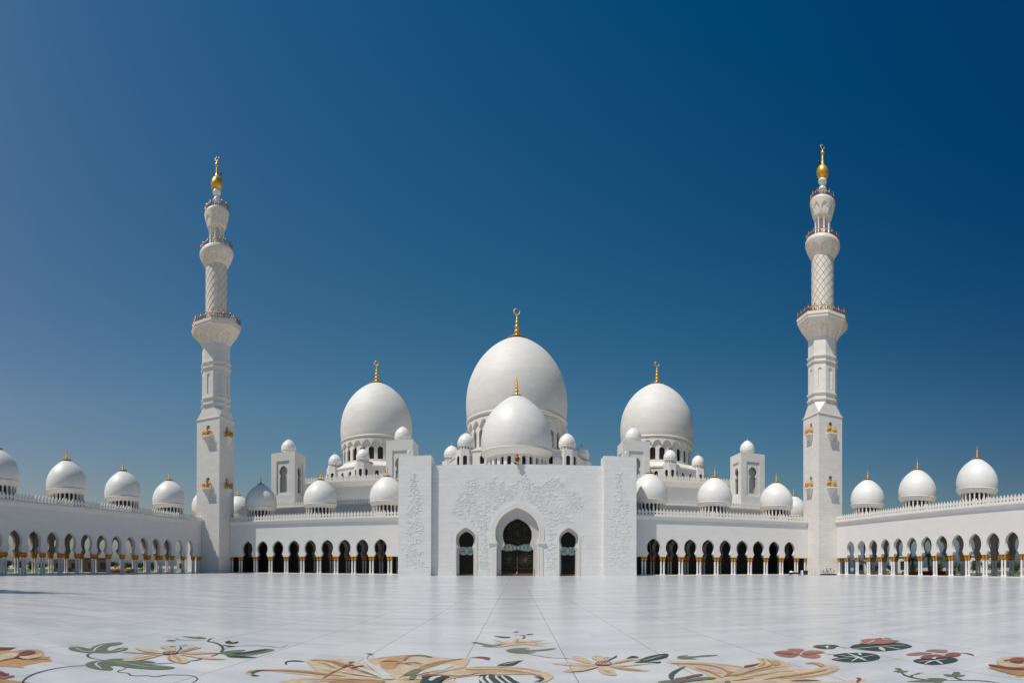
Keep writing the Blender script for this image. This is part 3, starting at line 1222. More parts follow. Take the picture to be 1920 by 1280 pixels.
for L, cx, s, th, nm in ((MAIN_IN, 0, 10.4, 1.6, 'inner_arch'), (SIDE_IN, -SX, 4.8, 1.3, 'inner_arch'), (SIDE_IN, SX, 4.8, 1.3, 'inner_arch')):
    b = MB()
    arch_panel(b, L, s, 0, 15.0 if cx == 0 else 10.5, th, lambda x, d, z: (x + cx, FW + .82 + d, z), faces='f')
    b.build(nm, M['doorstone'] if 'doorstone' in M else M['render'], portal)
# plinth course
for sx in (-1, 1):
    for a, b, yy in ((17.5, HW + .03, 0), (5.75, SX - 2.45, FW), (SX + 2.45, 17.4, FW)):
        x0, x1 = sorted((sx * a, sx * b))
        pb = MB()
        pb.box(x0, x1, yy - .05, yy + .3, 0, 1.15)
        pb.build('plinth', M['marble'], portal)


def star_flower(mb, cx, cz, r, d, n=8, rr=.03, T=None, ph=0):
    """rosette of looped bars"""
    for k in range(n):
        a = ph + 2 * PI * k / n
        pts = []
        for i in range(13):
            t = i / 12
            q = r * math.sin(PI * min(t, 1))
            ang = a + (t - .5) * 2 * (PI / n) * .95
            rad = r * math.sin(PI * t) ** .6
            pts.append((cx + rad * math.cos(ang), d, cz + rad * math.sin(ang)))
        mb.tube(pts, rr, 4, closed=False)


def doorway(cx, L, yb, big):
    d = empty('glazed_door', (cx, yb, 0))
    d.parent = portal
    W = L[0][1]
    gl = MB()
    pts = [(-w, z) for z, w in L] + [(w, z) for z, w in reversed(L)][1:]
    n = len(pts)
    gl.add([(x, 0, z) for x, z in pts] + [(x, .06, z) for x, z in pts], [tuple(range(n)), tuple(reversed(range(n, 2 * n)))])
    gl.build('glass_panel', M['glass'], d)
    pg = MB()
    if big:
        P = [(-3.22, 5.3), (-2.3, 5.02), (-1.2, 5.08), (-.1, 5.32), (.1, 5.32), (1.2, 5.08), (2.3, 5.02), (3.22, 5.3), (2.7, 6.45), (1.6, 6.55), (.8, 6.35), (0, 6.1), (-.8, 6.35), (-1.6, 6.55), (-2.7, 6.45)]
    else:
        P = [(-1.46, 4.35), (-.7, 4.22), (0, 4.35), (.7, 4.22), (1.46, 4.35), (1.48, 5.2), (1.34, 5.85), (.6, 5.95), (0, 5.8), (-.6, 5.95), (-1.34, 5.85), (-1.48, 5.2)]
    n = len(P)
    pg.add([(x, -.05, z) for x, z in P] + [(x, .0, z) for x, z in P], [tuple(range(n)), tuple(reversed(range(n, 2 * n)))] + [(i, i + n, (i + 1) % n + n, (i + 1) % n) for i in range(n)])
    pg.build('glass_band', M['paleglass'], d)
    tr = MB()
    if big:
        # upper rosette ring
        star_flower(tr, 0, 8.75, .9, -.1, 10, .022)
        for k in range(6):
            a = PI / 2 + 2 * PI * k / 6
            c = (1.95 * math.cos(a), 8.75 + 1.95 * math.sin(a))
            if k in (0, 1, 2, 4, 5) or k == 3:
                for q in range(8):
                    b = 2 * PI * q / 8 + .2
                    pts = []
                    for i in range(6):
                        t = i / 5
                        x = c[0] + 1.05 * t * math.cos(b + .35 * t)
                        z = c[1] + 1.05 * t * math.sin(b + .35 * t)
                        pts.append((x, -.1, z))
                    if abs(pts[-1][0]) < 2.75 and pts[-1][2] < 11.3 and pts[-1][2] > 6.3:
                        tr.tube(pts, .025, 4)
        pts = [(1.45 * (1 + .12 * math.cos(8 * a)) * math.cos(a), -.1, 8.75 + 1.45 * (1 + .12 * math.cos(8 * a)) * math.sin(a)) for a in [2 * PI * i / 48 for i in range(48)]]
        tr.tube(pts, .028, 4, closed=True)
        for sx in (-1, 1):
            star_flower(tr, sx * 1.65, 3.35, 1.45, -.1, 10, .028)
            star_flower(tr, sx * 1.65, 3.35, .5, -.1, 8, .028)
            for z in (1.3, 2.5):
                tr.tube([(sx * .2, -.1, z + .5), (sx * 1.0, -.1, z), (sx * 1.65, -.1, z + .35), (sx * 2.4, -.1, z), (sx * 3.2, -.1, z + .5)], .025, 4)
            for a in range(4):
                x = sx * (.35 + a * .8)
                tr.tube([(x, -.1, 5.1), (x + .35, -.1, 5.7), (x - .1, -.1, 6.4)], .035, 4)
                tr.tube([(x + .5, -.1, 5.1), (x + .1, -.1, 5.7), (x + .55, -.1, 6.4)], .035, 4)
            tr.tube([(sx * 3.2, -.1, 5.3), (sx * 2.3, -.1, 5.0), (sx * 1.2, -.1, 5.06), (0, -.1, 5.35)], .045, 4)
            tr.tube([(sx * 2.7, -.1, 6.45), (sx * 1.6, -.1, 6.57), (sx * .8, -.1, 6.36), (0, -.1, 6.1)], .045, 4)
    else:
        for sx in (-1, 1):
            tr.tube([(0, -.1, 4.3), (sx * .35, -.1, 4.6), (sx * .5, -.1, 5.1), (sx * .35, -.1, 5.55), (0, -.1, 5.85)], .03, 4)
            tr.tube([(0, -.1, 4.35), (sx * .8, -.1, 4.9), (sx * 1.46, -.1, 5.15)], .03, 4)
            tr.tube([(sx * .5, -.1, 5.1), (sx * .9, -.1, 5.0), (sx * 1.3, -.1, 4.35)], .03, 4)
            tr.tube([(sx * .45, -.1, 5.2), (sx * .9, -.1, 5.5), (sx * 1.0, -.1, 5.92)], .03, 4)
            tr.tube([(sx * .1, -.1, 2.2), (sx * .45, -.1, 3.1), (sx * .35, -.1, 4.2)], .015, 4)
            tr.tube([(sx * .1, -.1, 2.2), (sx * .2, -.1, 3.2), (0, -.1, 3.9)], .015, 4)
            tr.tube([(sx * .6, -.1, 2.9), (sx * .9, -.1, 3.6), (sx * .8, -.1, 4.2)], .015, 4)
    tr.build('tracery', M['tracery'], d)
    ps = MB()
    if big:
        ps.tube([(0, -.12, 0), (0, -.12, 5.2)], [.16, .07], 6)
        ps.lathe([(.45, 0), (.3, .3), (.14, .9)], 8, 0, -.12, 0)
        ps.box(-3.28, 3.28, -.12, -.02, 0, .5)
        ps.build('centre_post', M['brown'], d)
    else:
        ps.box(-1.48, 1.48, -.12, -.02, 0, .35)
        ps.build('kick_plate', M['brown'], d)
    return d


doorway(0, MAIN_IN, FW + 2.44, True)
doorway(-SX, SIDE_IN, FW + 2.14, False)
doorway(SX, SIDE_IN, FW + 2.14, False)

# carved flower relief
random.seed(5)


def relief(name, n, inside, y, scale=1.0):
    mb = MB()
    k = 0
    tries = 0
    while k < n and tries < n * 30:
        tries += 1
        x, z, ok = inside()
        if not ok:
            continue
        k += 1
        a = random.uniform(0, 2 * PI)
        if random.random() < .45:
            # curling stem
            l = random.uniform(.35, .9) * scale
            c = random.uniform(-2.2, 2.2)
            p = [(x, z)]
            for i in range(5):
                a += c / 5
                x += l / 5 * math.cos(a)
                z += l / 5 * math.sin(a)
                p.append((x, z))
            w = random.uniform(.025, .05)
            vs, fs = [], []
            for i, (u, v) in enumerate(p):
                q = p[min(i + 1, 5)]
                o = p[max(i - 1, 0)]
                dx, dz = q[0] - o[0], q[1] - o[1]
                m = math.hypot(dx, dz) or 1
                nx, nz = -dz / m * w, dx / m * w
                vs += [(u + nx, y, v + nz), (u, y - .055, v), (u - nx, y, v - nz)]
            for i in range(5):
                b = i * 3
                fs += [(b, b + 1, b + 4, b + 3), (b + 1, b + 2, b + 5, b + 4)]
            mb.add(vs, fs)
        else:
            # leaf or petal: faceted blade standing off the wall
            l = random.uniform(.14, .34) * scale
            w = l * random.uniform(.25, .45)
            ca, sa = math.cos(a), math.sin(a)
            hgt = random.uniform(.03, .065)
            loc_ = [(-l / 2, 0, 0), (0, w / 2, 0), (l / 2, 0, 0), (0, -w / 2, 0), (0, 0, hgt)]
            vs = [(x + u * ca - v * sa, y - d, z + u * sa + v * ca) for u, v, d in loc_]
            mb.add(vs, [(0, 1, 4), (1, 2, 4), (2, 3, 4), (3, 0, 4)])
    return mb.build(name, M['reliefstone'], portal, fix=False)


M['reliefstone'] = simple('carved_marble', (0.82, 0.80, 0.775), 0.5)


def in_wing(sx):
    def f():
        z = random.uniform(1.6, 21.0)
        t = (z - 1.6) / 19.4
        c = sx * 20.9 + .35 * math.sin(z * .9)
        hw = 1.75 * (1 - t ** 3) + .12
        x = c + random.uniform(-hw, hw)
        return x, z, True
    return f


def in_fac():
    x = random.uniform(-13.4, 13.4)
    z = random.uniform(1.3, 20.2)
    ax = abs(x)
    top = 19.2 - max(0, ax - 8) ** 2 * .16 + .8 * math.sin(x * 1.1)
    if ax > 12.9 + .6 * math.sin(z):
        return x, z, False
    if z > top:
        return x, z, False
    # keep off the openings
    if ax < 5.9 and z < 9:
        return x, z, False
    if math.hypot(x, (z - 8.7) * .93) < 6.3:
        return x, z, False
    if abs(ax - SX) < 2.75 and z < 10.6:
        return x, z, False
    if ax > 12.6 and z < 7 and random.random() < .7:
        return x, z, False
    dens = .55 + .45 * math.sin(x * .8 + 1) * math.sin(z * .7)
    return x, z, random.random() < dens


relief('carved_flowers', 640, in_wing(-1), -.002)
relief('carved_flowers', 640, in_wing(1), -.002)
relief('carved_flowers', 3000, in_fac, FW - .002)

# falcon emblem standing on the front edge of the portal roof
em = empty('falcon_emblem', (0.15, PY + .45, FZ - .2), 0, 'small gilt falcon emblem on a bracket at the top centre of the portal', 'emblem')
m = MB()
m.lathe(smooth_prof([(.05, .3), (.28, .6), (.42, 1.1), (.36, 1.5), (.18, 1.75), (.2, 1.95), (.12, 2.1), (0, 2.2)], 2), 12)
m.tube([(0, -.1, 2.0), (-.2, -.16, 1.95), (-.28, -.16, 1.82)], [.09, .05, .01], 5)
m.build('body', M['brown'], em)
for sx in (-1, 1):
    m = MB()
    for k in range(5):
        x = sx * (.28 + .09 * k)
        m.tube([(x * .9, 0, .9), (x * 1.15, 0, 1.5), (x * 1.1, 0, 2.35 - .16 * k)], [.06, .07, .02], 5)
    m.build('wing', M['emblemgold'], em)
m = MB()
m.tube([(-.75, -.1, .75), (-.35, -.15, .55), (0, -.15, .45), (.35, -.15, .55), (.75, -.1, .75)], [.03, .07, .1, .07, .03], 5)
m.prism([(-.3, .5), (0, .05), (.3, .5)], -.18, -.08, lambda x, y, z: (x, z, y))
m.build('scroll', M['emblemgold'], em)
m = MB()
m.tube([(0, .3, 0), (0, 0, .1), (0, 0, .5)], .07, 6)
m.build('bracket', M['steel'], em)
for sx, lb in ((-1, 'white floodlight on the roof of the left portal wing'), (1, 'white floodlight on the roof of the right portal wing')):
    m = MB()
    m.tube([(0, 0, 0), (0, 0, .6)], .06, 6)
    m.lathe([(.1, -.1), (.28, .2), (.3, .5), (.1, .6)], 10, 0, 0, .6)
    o = m.build('floodlight', M['whitep'], None, (sx * 22.2 + .2, PY + .6, 24.45))
    tag(o, lb, 'floodlight', 'floodlights on the portal wings')

# ================================================================== prayer hall behind
HY = 131.0
hall = empty('prayer_hall', (0, HY, 0), 0, 'great white prayer hall behind the portal with one huge and two large domes', 'prayer hall')


def HT(x, y, z):
    return (x, y - HY, z)


b = MB()
b.box(-68, 68, 131, 215, 0, 18.2, HT)
b.build('lower_block', M['render'], hall)
b = MB()
cornice(b, -68.4, 68.4, 18.6, .6, 1.0, lambda x, d, z: (x, d, z))
merlons(b, -68.4, 68.4, 18.6, lambda x, d, z: (x, d, z), 1.05, -.4)
b.build('lower_parapet', M['trim'], hall)
b = MB()
b.box(-63, 63, 145, 212, 18.2, 26.6, HT)
b.build('upper_block', M['render'], hall)
b = MB()
cornice(b, -64, 64, 27.3, 1.9, 1.5, lambda x, d, z: (x, d + 14.0, z))
merlons(b, -64, 64, 27.3, lambda x, d, z: (x, d + 14.0, z), 1.15, -1.5, .2)
b.build('upper_parapet', M['trim'], hall)


def octagon_terrace(name, cx, cy, rv, z0, z1, rot, wz, skirt):
    """eight-sided terrace under a big dome, with arched windows on its faces and a sloping roof"""
    mb = MB()
    w = 2 * rv * math.sin(PI / 8)
    ap = rv * math.cos(PI / 8)
    wins = MB()
    for k in range(8):
        a = rot + PI / 8 + k * PI / 4
        nb = 4
        sw = w / nb
        for q in range(nb):
            def T(x, d, z, a=a, q=q):
                u = -w / 2 + sw * (q + .5) + x
                r = ap - d
                return (cx + r * math.cos(a) - u * math.sin(a), cy - HY + r * math.sin(a) + u * math.cos(a), z)
            arch_panel(mb, round_window(wz[0], wz[1], wz[2]), sw, z0, z1, .6, T, closed=True, faces='f')
    o = mb.build(name, M['render'], hall)
    P = [((rv * .95) * math.cos(rot + k * PI / 4) + cx, (rv * .95) * math.sin(rot + k * PI / 4) + cy - HY) for k in range(8)]
    wins.prism(P, z0, z1 - .1)
    wins.build('window_lattice', M['lattice'], o)
    rf = MB()
    P1 = [((rv + .25) * math.cos(rot + k * PI / 4) + cx, (rv + .25) * math.sin(rot + k * PI / 4) + cy - HY) for k in range(8)]
    P2 = [(skirt[0] * math.cos(rot + k * PI / 4) + cx, skirt[0] * math.sin(rot + k * PI / 4) + cy - HY) for k in range(8)]
    vs = [(x, y, z1 - .15) for x, y in P1] + [(x, y, z1 + .25) for x, y in P1] + [(x, y, skirt[1]) for x, y in P2]
    fs = [(i + j * 8, (i + 1) % 8 + j * 8, (i + 1) % 8 + 8 + j * 8, i + 8 + j * 8) for j in (0, 1) for i in range(8)] + [tuple(range(16, 24)), tuple(reversed(range(8)))]
    rf.add(vs, fs)
    rf.build('sloping_roof', M['trim'], o)
    return o


def turret(cx, cy, z0, z1, Rr, rot, br=2.75, lb=None):
    """eight-sided turret with arched windows and a small glossy dome"""
    mb = MB()
    ap = br * math.cos(PI / 8)
    w = 2 * br * math.sin(PI / 8)
    for k in range(8):
        a = rot + PI / 8 + k * PI / 4

        def T(x, d, z, a=a):
            r = ap - d
            return (r * math.cos(a) - x * math.sin(a), r * math.sin(a) + x * math.cos(a), z)
        h = z1 - z0
        arch_panel(mb, round_window(h * .25, h * .72, w * .24), w, 0, h, .35, T, closed=True, faces='f')
    mb.prism([((br - .02) * math.cos(rot + k * PI / 4), (br - .02) * math.sin(rot + k * PI / 4)) for k in range(8)], h - .02, h + .12)
    o = mb.build('turret', M['render'], hall, (cx, cy - HY, z0))
    if lb:
        o['label'] = lb
    c = MB()
    c.prism([((br * .8) * math.cos(rot + k * PI / 4), (br * .8) * math.sin(rot + k * PI / 4)) for k in range(8)], .1, h - .1)
    c.build('window_lattice', M['lattice'], o)
    d = MB()
    ring(d, round_window(.25, .95, .22 * Rr / 2.1), 14, Rr * .86, 0, 1.15, .22, 0, 0, h + .12, sub=1)
    d.lathe([(Rr * .66, h + .1), (Rr * .66, h + 1.2)], 16, cap=False)
    d.lathe([(Rr * .86, h + 1.25), (Rr * .97, h + 1.4), (Rr * .97, h + 1.62), (Rr * .9, h + 1.66)], 32, cap=False)
    d.build('drum', M['trim'], o)
    dm = MB()
    dm.lathe([(r * Rr, h + 1.6 + z * Rr * 1.55) for r, z in smooth_prof([(.93, 0)] + DOME_P[1:])], 32)
    dm.build('dome', M['glossdome'], o)
    f = finial_mesh(Rr * .62, Rr * .22)
    f.build('finial', M['gold'], o, (0, 0, h + 1.6 + Rr * 1.54))
    return o


M['glossdome'] = simple('polished_white_dome', (0.80, 0.78, 0.75), 0.30)

# big domes: dome > ring_moulding, drum, window_lattice, finial, corbel_arcade
def big_dome(cx, cy, Rr, ztop, zring, z0, nwin, fin, label):
    dr = Rr * .93
    mb = MB()
    H = ztop - zring
    P = [(0.965, 0), (0.985, 0.05), (1.0, 0.16), (1.0, 0.24), (0.985, 0.34), (0.95, 0.45), (0.885, 0.555), (0.795, 0.66), (0.68, 0.755), (0.55, 0.835), (0.41, 0.90), (0.27, 0.95), (0.15, 0.982), (0.05, 0.997), (0, 1)]
    mb.lathe([(r * Rr, z * H) for r, z in smooth_prof(P)], 128)
    o = mb.build('main_dome' if Rr > 14 else 'large_dome', M['bigdome'], hall, (cx, cy - HY, zring))
    o['label'] = label
    rg = MB()
    t = Rr * .045
    rg.lathe([(dr * 1.0, -t * 2.2), (dr * 1.03, -t * 1.8), (Rr * .985, -t * 1.0), (Rr * 1.0, -t * .8), (Rr * 1.0, -t * .1), (Rr * .985, 0), (Rr * .95, t * .1)], 128, cap=False)
    rg.build('ring_moulding', M['trim'], o)
    h = zring - z0
    d = MB()
    s = 2 * PI * dr / nwin
    ring(d, round_window(h * .16, h * .60, s * .30), nwin, dr, 0, h * .66, s * .22, 0, 0, -h, sub=2)
    # corbel arches that carry the ring
    lv = [(h * .66, s * .47), (h * .70, s * .44), (h * .75, s * .36), (h * .79, s * .25), (h * .82, s * .12), (h * .83, 0)]
    ring(d, lv, nwin, dr + s * .22, h * .66, h * .88, s * .25, 0, 0, -h, rot=PI / nwin, sub=2)
    d.lathe([(dr - .05, -h * .36), (dr - .05, -.2)], 96, cap=False)
    d.build('drum', M['trim'], o)
    c = MB()
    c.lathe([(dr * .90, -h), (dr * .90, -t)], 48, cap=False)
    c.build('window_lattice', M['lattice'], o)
    f = finial_mesh(fin[0], fin[1], True)
    f.build('finial', M['gold'], o, (0, 0, H - .1))
    return o


M['bigdome'] = stone('large_dome_mosaic', (0.79, 0.755, 0.71), 0.62, bw=2.2, bh=0.8, mortar=0.015, contrast=0.05, joint=0.86, bump=0.05, mode='round', stain=0.045)
ZC = 166.0
octagon_terrace('dome_terrace', 0, ZC, 22.6, 26.6, 35.6, 0, (31.6, 34.2, .75), (16.5, 37.2))
big_dome(0.0, ZC, 16.4, 75.9, 48.4, 36.4, 28, (9.9, 3.2), 'huge central dome, tallest of all')
for sx, lb in ((-1, 'large side dome left of the portal'), (1, 'large side dome right of the portal')):
    octagon_terrace('dome_terrace', sx * 46.7, ZC, 16.6, 26.6, 32.6, 0, (29.0, 31.4, .55), (13.2, 34.8))
    big_dome(sx * 46.7, ZC, 12.05 if sx < 0 else 12.3, 63.6, 43.4, 34.3, 24, (7.6, 2.3), lb)
for k in range(8):
    a = -PI / 2 + k * PI / 4
    if k in (1, 7, 2, 6):
        turret(21.2 * math.cos(a), ZC + 21.2 * math.sin(a), 30.0, 35.9, 2.55, PI / 8, 3.2)
for sx in (-1, 1):
    for k in (0, 1, 7, 2, 6):
        a = -PI / 2 + k * PI / 4
        turret(sx * 46.7 + 15.3 * math.cos(a), ZC + 15.3 * math.sin(a), 27.2, 33.2, 2.1, PI / 8, 2.7)
# dome over the vestibule, just behind the portal
vb = MB()
vb.box(-12.5, 12.5, 117.6, 131.2, 18, 24.0, HT)
vb.build('vestibule_block', M['render'], hall)
vd = dome(hall, (0, 124.0 - HY, 24.0), 8.6, 14.2, 5.1, (7.35, .6, 3.3, .50), (5.2, 1.25), 'middle-sized dome in front of the huge one', openings=26, crescent=False, name='vestibule_dome', seg=96)

# ------------------------------------------------------------------ square belfry-like towers with a small dome
def belfry(x, y, z0, zt, w, label, Rr=2.2):
    t = empty('domed_tower', (x, y, z0), 0, label, 'tower', 'square towers with small domes on the prayer hall')
    H = zt - z0
    h = w / 2
    b = MB()
    kz = H * .30
    kw = w * .155
    lv = [(kz, kw * .98), (H * .56, kw * .95), (H * .585, kw * .72), (H * .60, kw * .76), (H * .62, kw * 1.0), (H * .655, kw * 1.12), (H * .69, kw * 1.08), (H * .72, kw * .88), (H * .75, kw * .52), (H * .77, 0)]
    for q in range(4):
        a = q * PI / 2

        def T(x_, d, z, a=a):
            lx, ly = x_, -h + d
            return (lx * math.cos(a) - ly * math.sin(a), lx * math.sin(a) + ly * math.cos(a), z)
        # outer face with a rectangular recess, then the keyhole wall set back
        fr = w * .27
        b.add([T(-h, 0, 0), T(h, 0, 0), T(h, 0, H * .25), T(-h, 0, H * .25)], [(0, 1, 2, 3)])
        b.add([T(-h, 0, H * .25), T(-fr, 0, H * .25), T(-fr, 0, H * .85), T(-h, 0, H * .85)], [(0, 1, 2, 3)])
        b.add([T(fr, 0, H * .25), T(h, 0, H * .25), T(h, 0, H * .85), T(fr, 0, H * .85)], [(0, 1, 2, 3)])
        b.add([T(-h, 0, H * .85), T(h, 0, H * .85), T(h, 0, H), T(-h, 0, H)], [(0, 1, 2, 3)])
        g_ = .28
        for (xa, za, xb, zb) in ((-fr, H * .25, fr, H * .25), (fr, H * .25, fr, H * .85), (fr, H * .85, -fr, H * .85), (-fr, H * .85, -fr, H * .25)):
            b.add([T(xa, 0, za), T(xb, 0, zb), T(xb, g_, zb), T(xa, g_, za)], [(0, 1, 2, 3)])
        arch_panel(b, lv, fr * 2, H * .25, H * .85, .5, lambda x_, d, z: T(x_, d + g_, z), closed=True, faces='f')
    b.add([(-h, -h, H), (h, -h, H), (h, h, H), (-h, h, H)], [(0, 1, 2, 3)])
    b.build('shaft', M['render'], t)
    c = MB()
    cc = h - 1.9
    c.box(-cc, cc, -cc, cc, .1, H - .1)
    c.build('inner_core', M['trim'], t)
    m = MB()
    m.lathe([(Rr * .95, H), (Rr * .95, H + .15), (Rr * .82, H + .3), (Rr * .80, H + .75), (Rr * .93, H + .95), (Rr * .93, H + 1.1)], 32)
    m.build('collar', M['trim'], t)
    d = MB()
    d.lathe([(r * Rr, H + 1.05 + z * Rr * 1.6) for r, z in smooth_prof([(.88, 0)] + DOME_P[1:])], 40)
    do = d.build('dome', M['glossdome'], t)
    f = finial_mesh(Rr * .5, Rr * .16)
    f.build('finial', M['gold'], do, (0, 0, H + 1.05 + Rr * 1.59))
    return t


belfry(-65.1, 136.3, 18.2, 34.6, 7.6, 'square domed tower left of the left large dome, nearer the left minaret')
belfry(65.7, 135.6, 18.2, 34.6, 7.6, 'square domed tower right of the right large dome, nearer the right minaret')
belfry(-33.2, 146.5, 18.2, 38.0, 7.9, 'square domed tower overlapping the left large dome, just left of the portal wing', 2.4)
belfry(34.0, 146.5, 18.2, 38.0, 7.9, 'square domed tower overlapping the right large dome, just right of the portal wing', 2.4)

# ================================================================== coloured stone flowers let into the floor
def ground_pt(px, py):
    """where the floor is, for a point traced on the photograph"""
    u = (px - CX) / F
    v = (Y0 - py) / F
    d = CAMROT @ Vector((math.sin(u), v, -math.cos(u)))
    t = -CAM_H / d.z
    return (d.x * t, d.y * t)


ZO = {1: (0, 1180, 6), 2: (220, 1180, 6), 3: (440, 1200, 6), 4: (740, 1170, 6), 5: (1000, 1200, 6), 6: (1240, 1200, 6), 7: (1420, 1180, 6), 8: (1640, 1190, 6.857)}


def closed_curve(P, n=4):
    out = []
    k = len(P)
    for i in range(k):
        p0, p1, p2, p3 = P[i - 1], P[i], P[(i + 1) % k], P[(i + 2) % k]
        for j in range(n):
            t = j / n
            out.append(tuple(0.5 * ((2 * p1[c]) + (-p0[c] + p2[c]) * t + (2 * p0[c] - 5 * p1[c] + 4 * p2[c] - p3[c]) * t * t + (-p0[c] + 3 * p1[c] - 3 * p2[c] + p3[c]) * t ** 3) for c in (0, 1)))
    return out


def open_curve(P, n=5):
    out = []
    for i in range(len(P) - 1):
        p0, p1, p2, p3 = P[max(i - 1, 0)], P[i], P[i + 1], P[min(i + 2, len(P) - 1)]
        for j in range(n):
            t = j / n
            out.append(tuple(0.5 * ((2 * p1[c]) + (-p0[c] + p2[c]) * t + (2 * p0[c] - 5 * p1[c] + 4 * p2[c] - p3[c]) * t * t + (-p0[c] + 3 * p1[c] - 3 * p2[c] + p3[c]) * t ** 3) for c in (0, 1)))
    out.append(P[-1])
    return out


def inlay(name, label, cat, z, parts, group='stone flowers and leaves let into the floor'):
    """parts: (name, material, layer, 'p' or 'l', traced points[, width in metres])"""
    ox, oy, s = ZO[z]
    conv = []
    for pt in parts:
        conv.append([ground_pt(ox + x / s, oy + y / s) for x, y in pt[4]])
    cx = sum(p[0] for p in conv[0]) / len(conv[0])
    cy = sum(p[1] for p in conv[0]) / len(conv[0])
    root = None
    if len(parts) > 1:
        root = empty(name, (cx, cy, 0), 0, label, cat, group)
    for ip, (pt, G) in enumerate(zip(parts, conv)):
        nm, mat, lay, kind = pt[:4]
        zz = .004 * lay + .0005 * ip * (6 / max(6, len(parts)))
        G = [(x - cx, y - cy) for x, y in G]
        mb = MB()
        if kind in 'pq':
            C = closed_curve(G) if kind == 'p' else G
            mb.add([(x, y, zz) for x, y in C], [tuple(range(len(C)))])
        else:
            w = pt[5] if len(pt) > 5 else .03
            C = open_curve(G)
            vs, fs = [], []
            n = len(C)
            for i in range(n):
                a = C[max(i - 1, 0)]
                b = C[min(i + 1, n - 1)]
                dx, dy = b[0] - a[0], b[1] - a[1]
                m = math.hypot(dx, dy) or 1
                ww = w * (.35 + .65 * math.sin(PI * min(1, (i + .5) / n))) / 2
                vs += [(C[i][0] - dy / m * ww, C[i][1] + dx / m * ww, zz), (C[i][0] + dy / m * ww, C[i][1] - dx / m * ww, zz)]
            fs = [(2 * i, 2 * i + 1, 2 * i + 3, 2 * i + 2) for i in range(n - 1)]
            mb.add(vs, fs)
        # all inlay faces look up
        o = mb.build(nm if root else name, M[mat], root, (0, 0, 0) if root else (cx, cy, 0), fix=False)
        me = o.data
        for p in me.polygons:
            if p.normal.z < 0:
                p.flip()
        if not root:
            tag(o, label, cat, group)
    return root


inlay('inlay_rose', 'tan and cream stone rose with a maroon heart at the left edge of the floor', 'floor inlay', 1, [
    ('flower_base', 'i_tan', 1, 'q', [(-60, 250), (0, 240), (150, 240), (250, 225), (400, 225), (470, 240), (500, 268), (490, 290), (520, 310), (570, 335), (585, 350), (560, 362), (480, 365), (430, 378), (380, 385), (350, 390), (290, 405), (250, 415), (270, 435), (200, 428), (90, 420), (0, 418), (-60, 415)]),
    ('pale_petal', 'i_cream', 2, 'p', [(-40, 300), (60, 270), (150, 262), (200, 275), (190, 310), (130, 325), (60, 340), (-30, 350)]),
    ('pale_petal', 'i_cream', 2, 'p', [(210, 310), (300, 300), (400, 290), (470, 270), (470, 300), (400, 320), (300, 335), (230, 330)]),
    ('outer_petal', 'i_ochre', 2, 'q', [(340, 335), (420, 320), (500, 315), (570, 308), (530, 325), (540, 340), (470, 340), (400, 345), (350, 342)]),
    ('heart', 'i_maroon', 3, 'p', [(210, 280), (250, 255), (310, 240), (370, 245), (400, 262), (360, 280), (320, 292), (260, 298)]),
    ('top_petal', 'i_maroon', 3, 'q', [(-60, 200), (60, 206), (190, 206), (140, 218), (110, 232), (0, 236), (-60, 236)]),
    ('line', 'i_line', 4, 'l', [(-20, 365), (60, 345), (150, 330), (200, 325), (260, 338), (350, 340), (460, 320)], .05),
    ('line', 'i_maroon', 4, 'l', [(150, 330), (190, 318), (215, 292)], .06)])
inlay('inlay_rose', 'maroon-edged ochre stone rose in the bottom left corner', 'floor inlay', 1, [
    ('petals', 'i_ochre', 1, 'q', [(-80, 560), (60, 562), (180, 578), (300, 592), (420, 620), (520, 680), (420, 760), (-80, 760)]),
    ('lobed_edge', 'i_red', 2, 'p', [(-60, 500), (20, 500), (60, 530), (150, 518), (155, 535), (90, 550), (40, 560), (-60, 552)]),
    ('small_petal', 'i_maroon', 3, 'p', [(-10, 475), (30, 480), (70, 500), (100, 500), (95, 515), (50, 520), (0, 505)])])
inlay('inlay_leaf', 'three-lobed green stone leaf between the left-edge rose and the pale flower', 'floor inlay', 1, [
    ('blade', 'i_green', 1, 'p', [(768, 212), (800, 195), (860, 190), (930, 200), (1010, 215), (1040, 195), (1100, 172), (1200, 152), (1300, 145), (1375, 148), (1375, 162), (1310, 180), (1240, 192), (1210, 212), (1215, 235), (1260, 236), (1310, 215), (1370, 203), (1435, 208), (1435, 225), (1380, 245), (1290, 262), (1180, 268), (1060, 262), (960, 262), (870, 250), (800, 235)]),
    ('vein', 'i_pale', 2, 'l', [(835, 195), (900, 230), (970, 250), (1050, 245), (1080, 210), (1160, 175), (1280, 152)], .04),
    ('vein', 'i_pale', 2, 'l', [(1280, 245), (1340, 238), (1390, 215)], .04)])
inlay('inlay_vine', 'short dark curled stem joining the two green leaves on the left', 'floor inlay', 1, [
    ('stem', 'i_line', 1, 'l', [(1050, 258), (1000, 275), (985, 290), (1000, 310), (1060, 328), (1160, 345)], .055)])
inlay('inlay_leaf', 'long green stone leaf below the pale flower on the left', 'floor inlay', 2, [
    ('blade', 'i_green', 2, 'p', [(-360, 395), (-320, 370), (-240, 355), (-160, 348), (-60, 332), (60, 330), (200, 350), (320, 352), (400, 365), (425, 375), (330, 378), (260, 380), (330, 392), (480, 408), (600, 420), (648, 432), (580, 448), (430, 452), (250, 442), (80, 425), (20, 412), (-60, 408), (-80, 420), (-50, 440), (-70, 458), (-160, 458), (-260, 442), (-340, 420)]),
    ('vein', 'i_pale', 3, 'l', [(-170, 450), (-230, 410), (-240, 385), (-180, 360)], .04),
    ('vein', 'i_pale', 3, 'l', [(-20, 370), (150, 395), (300, 420), (480, 432)], .03)])
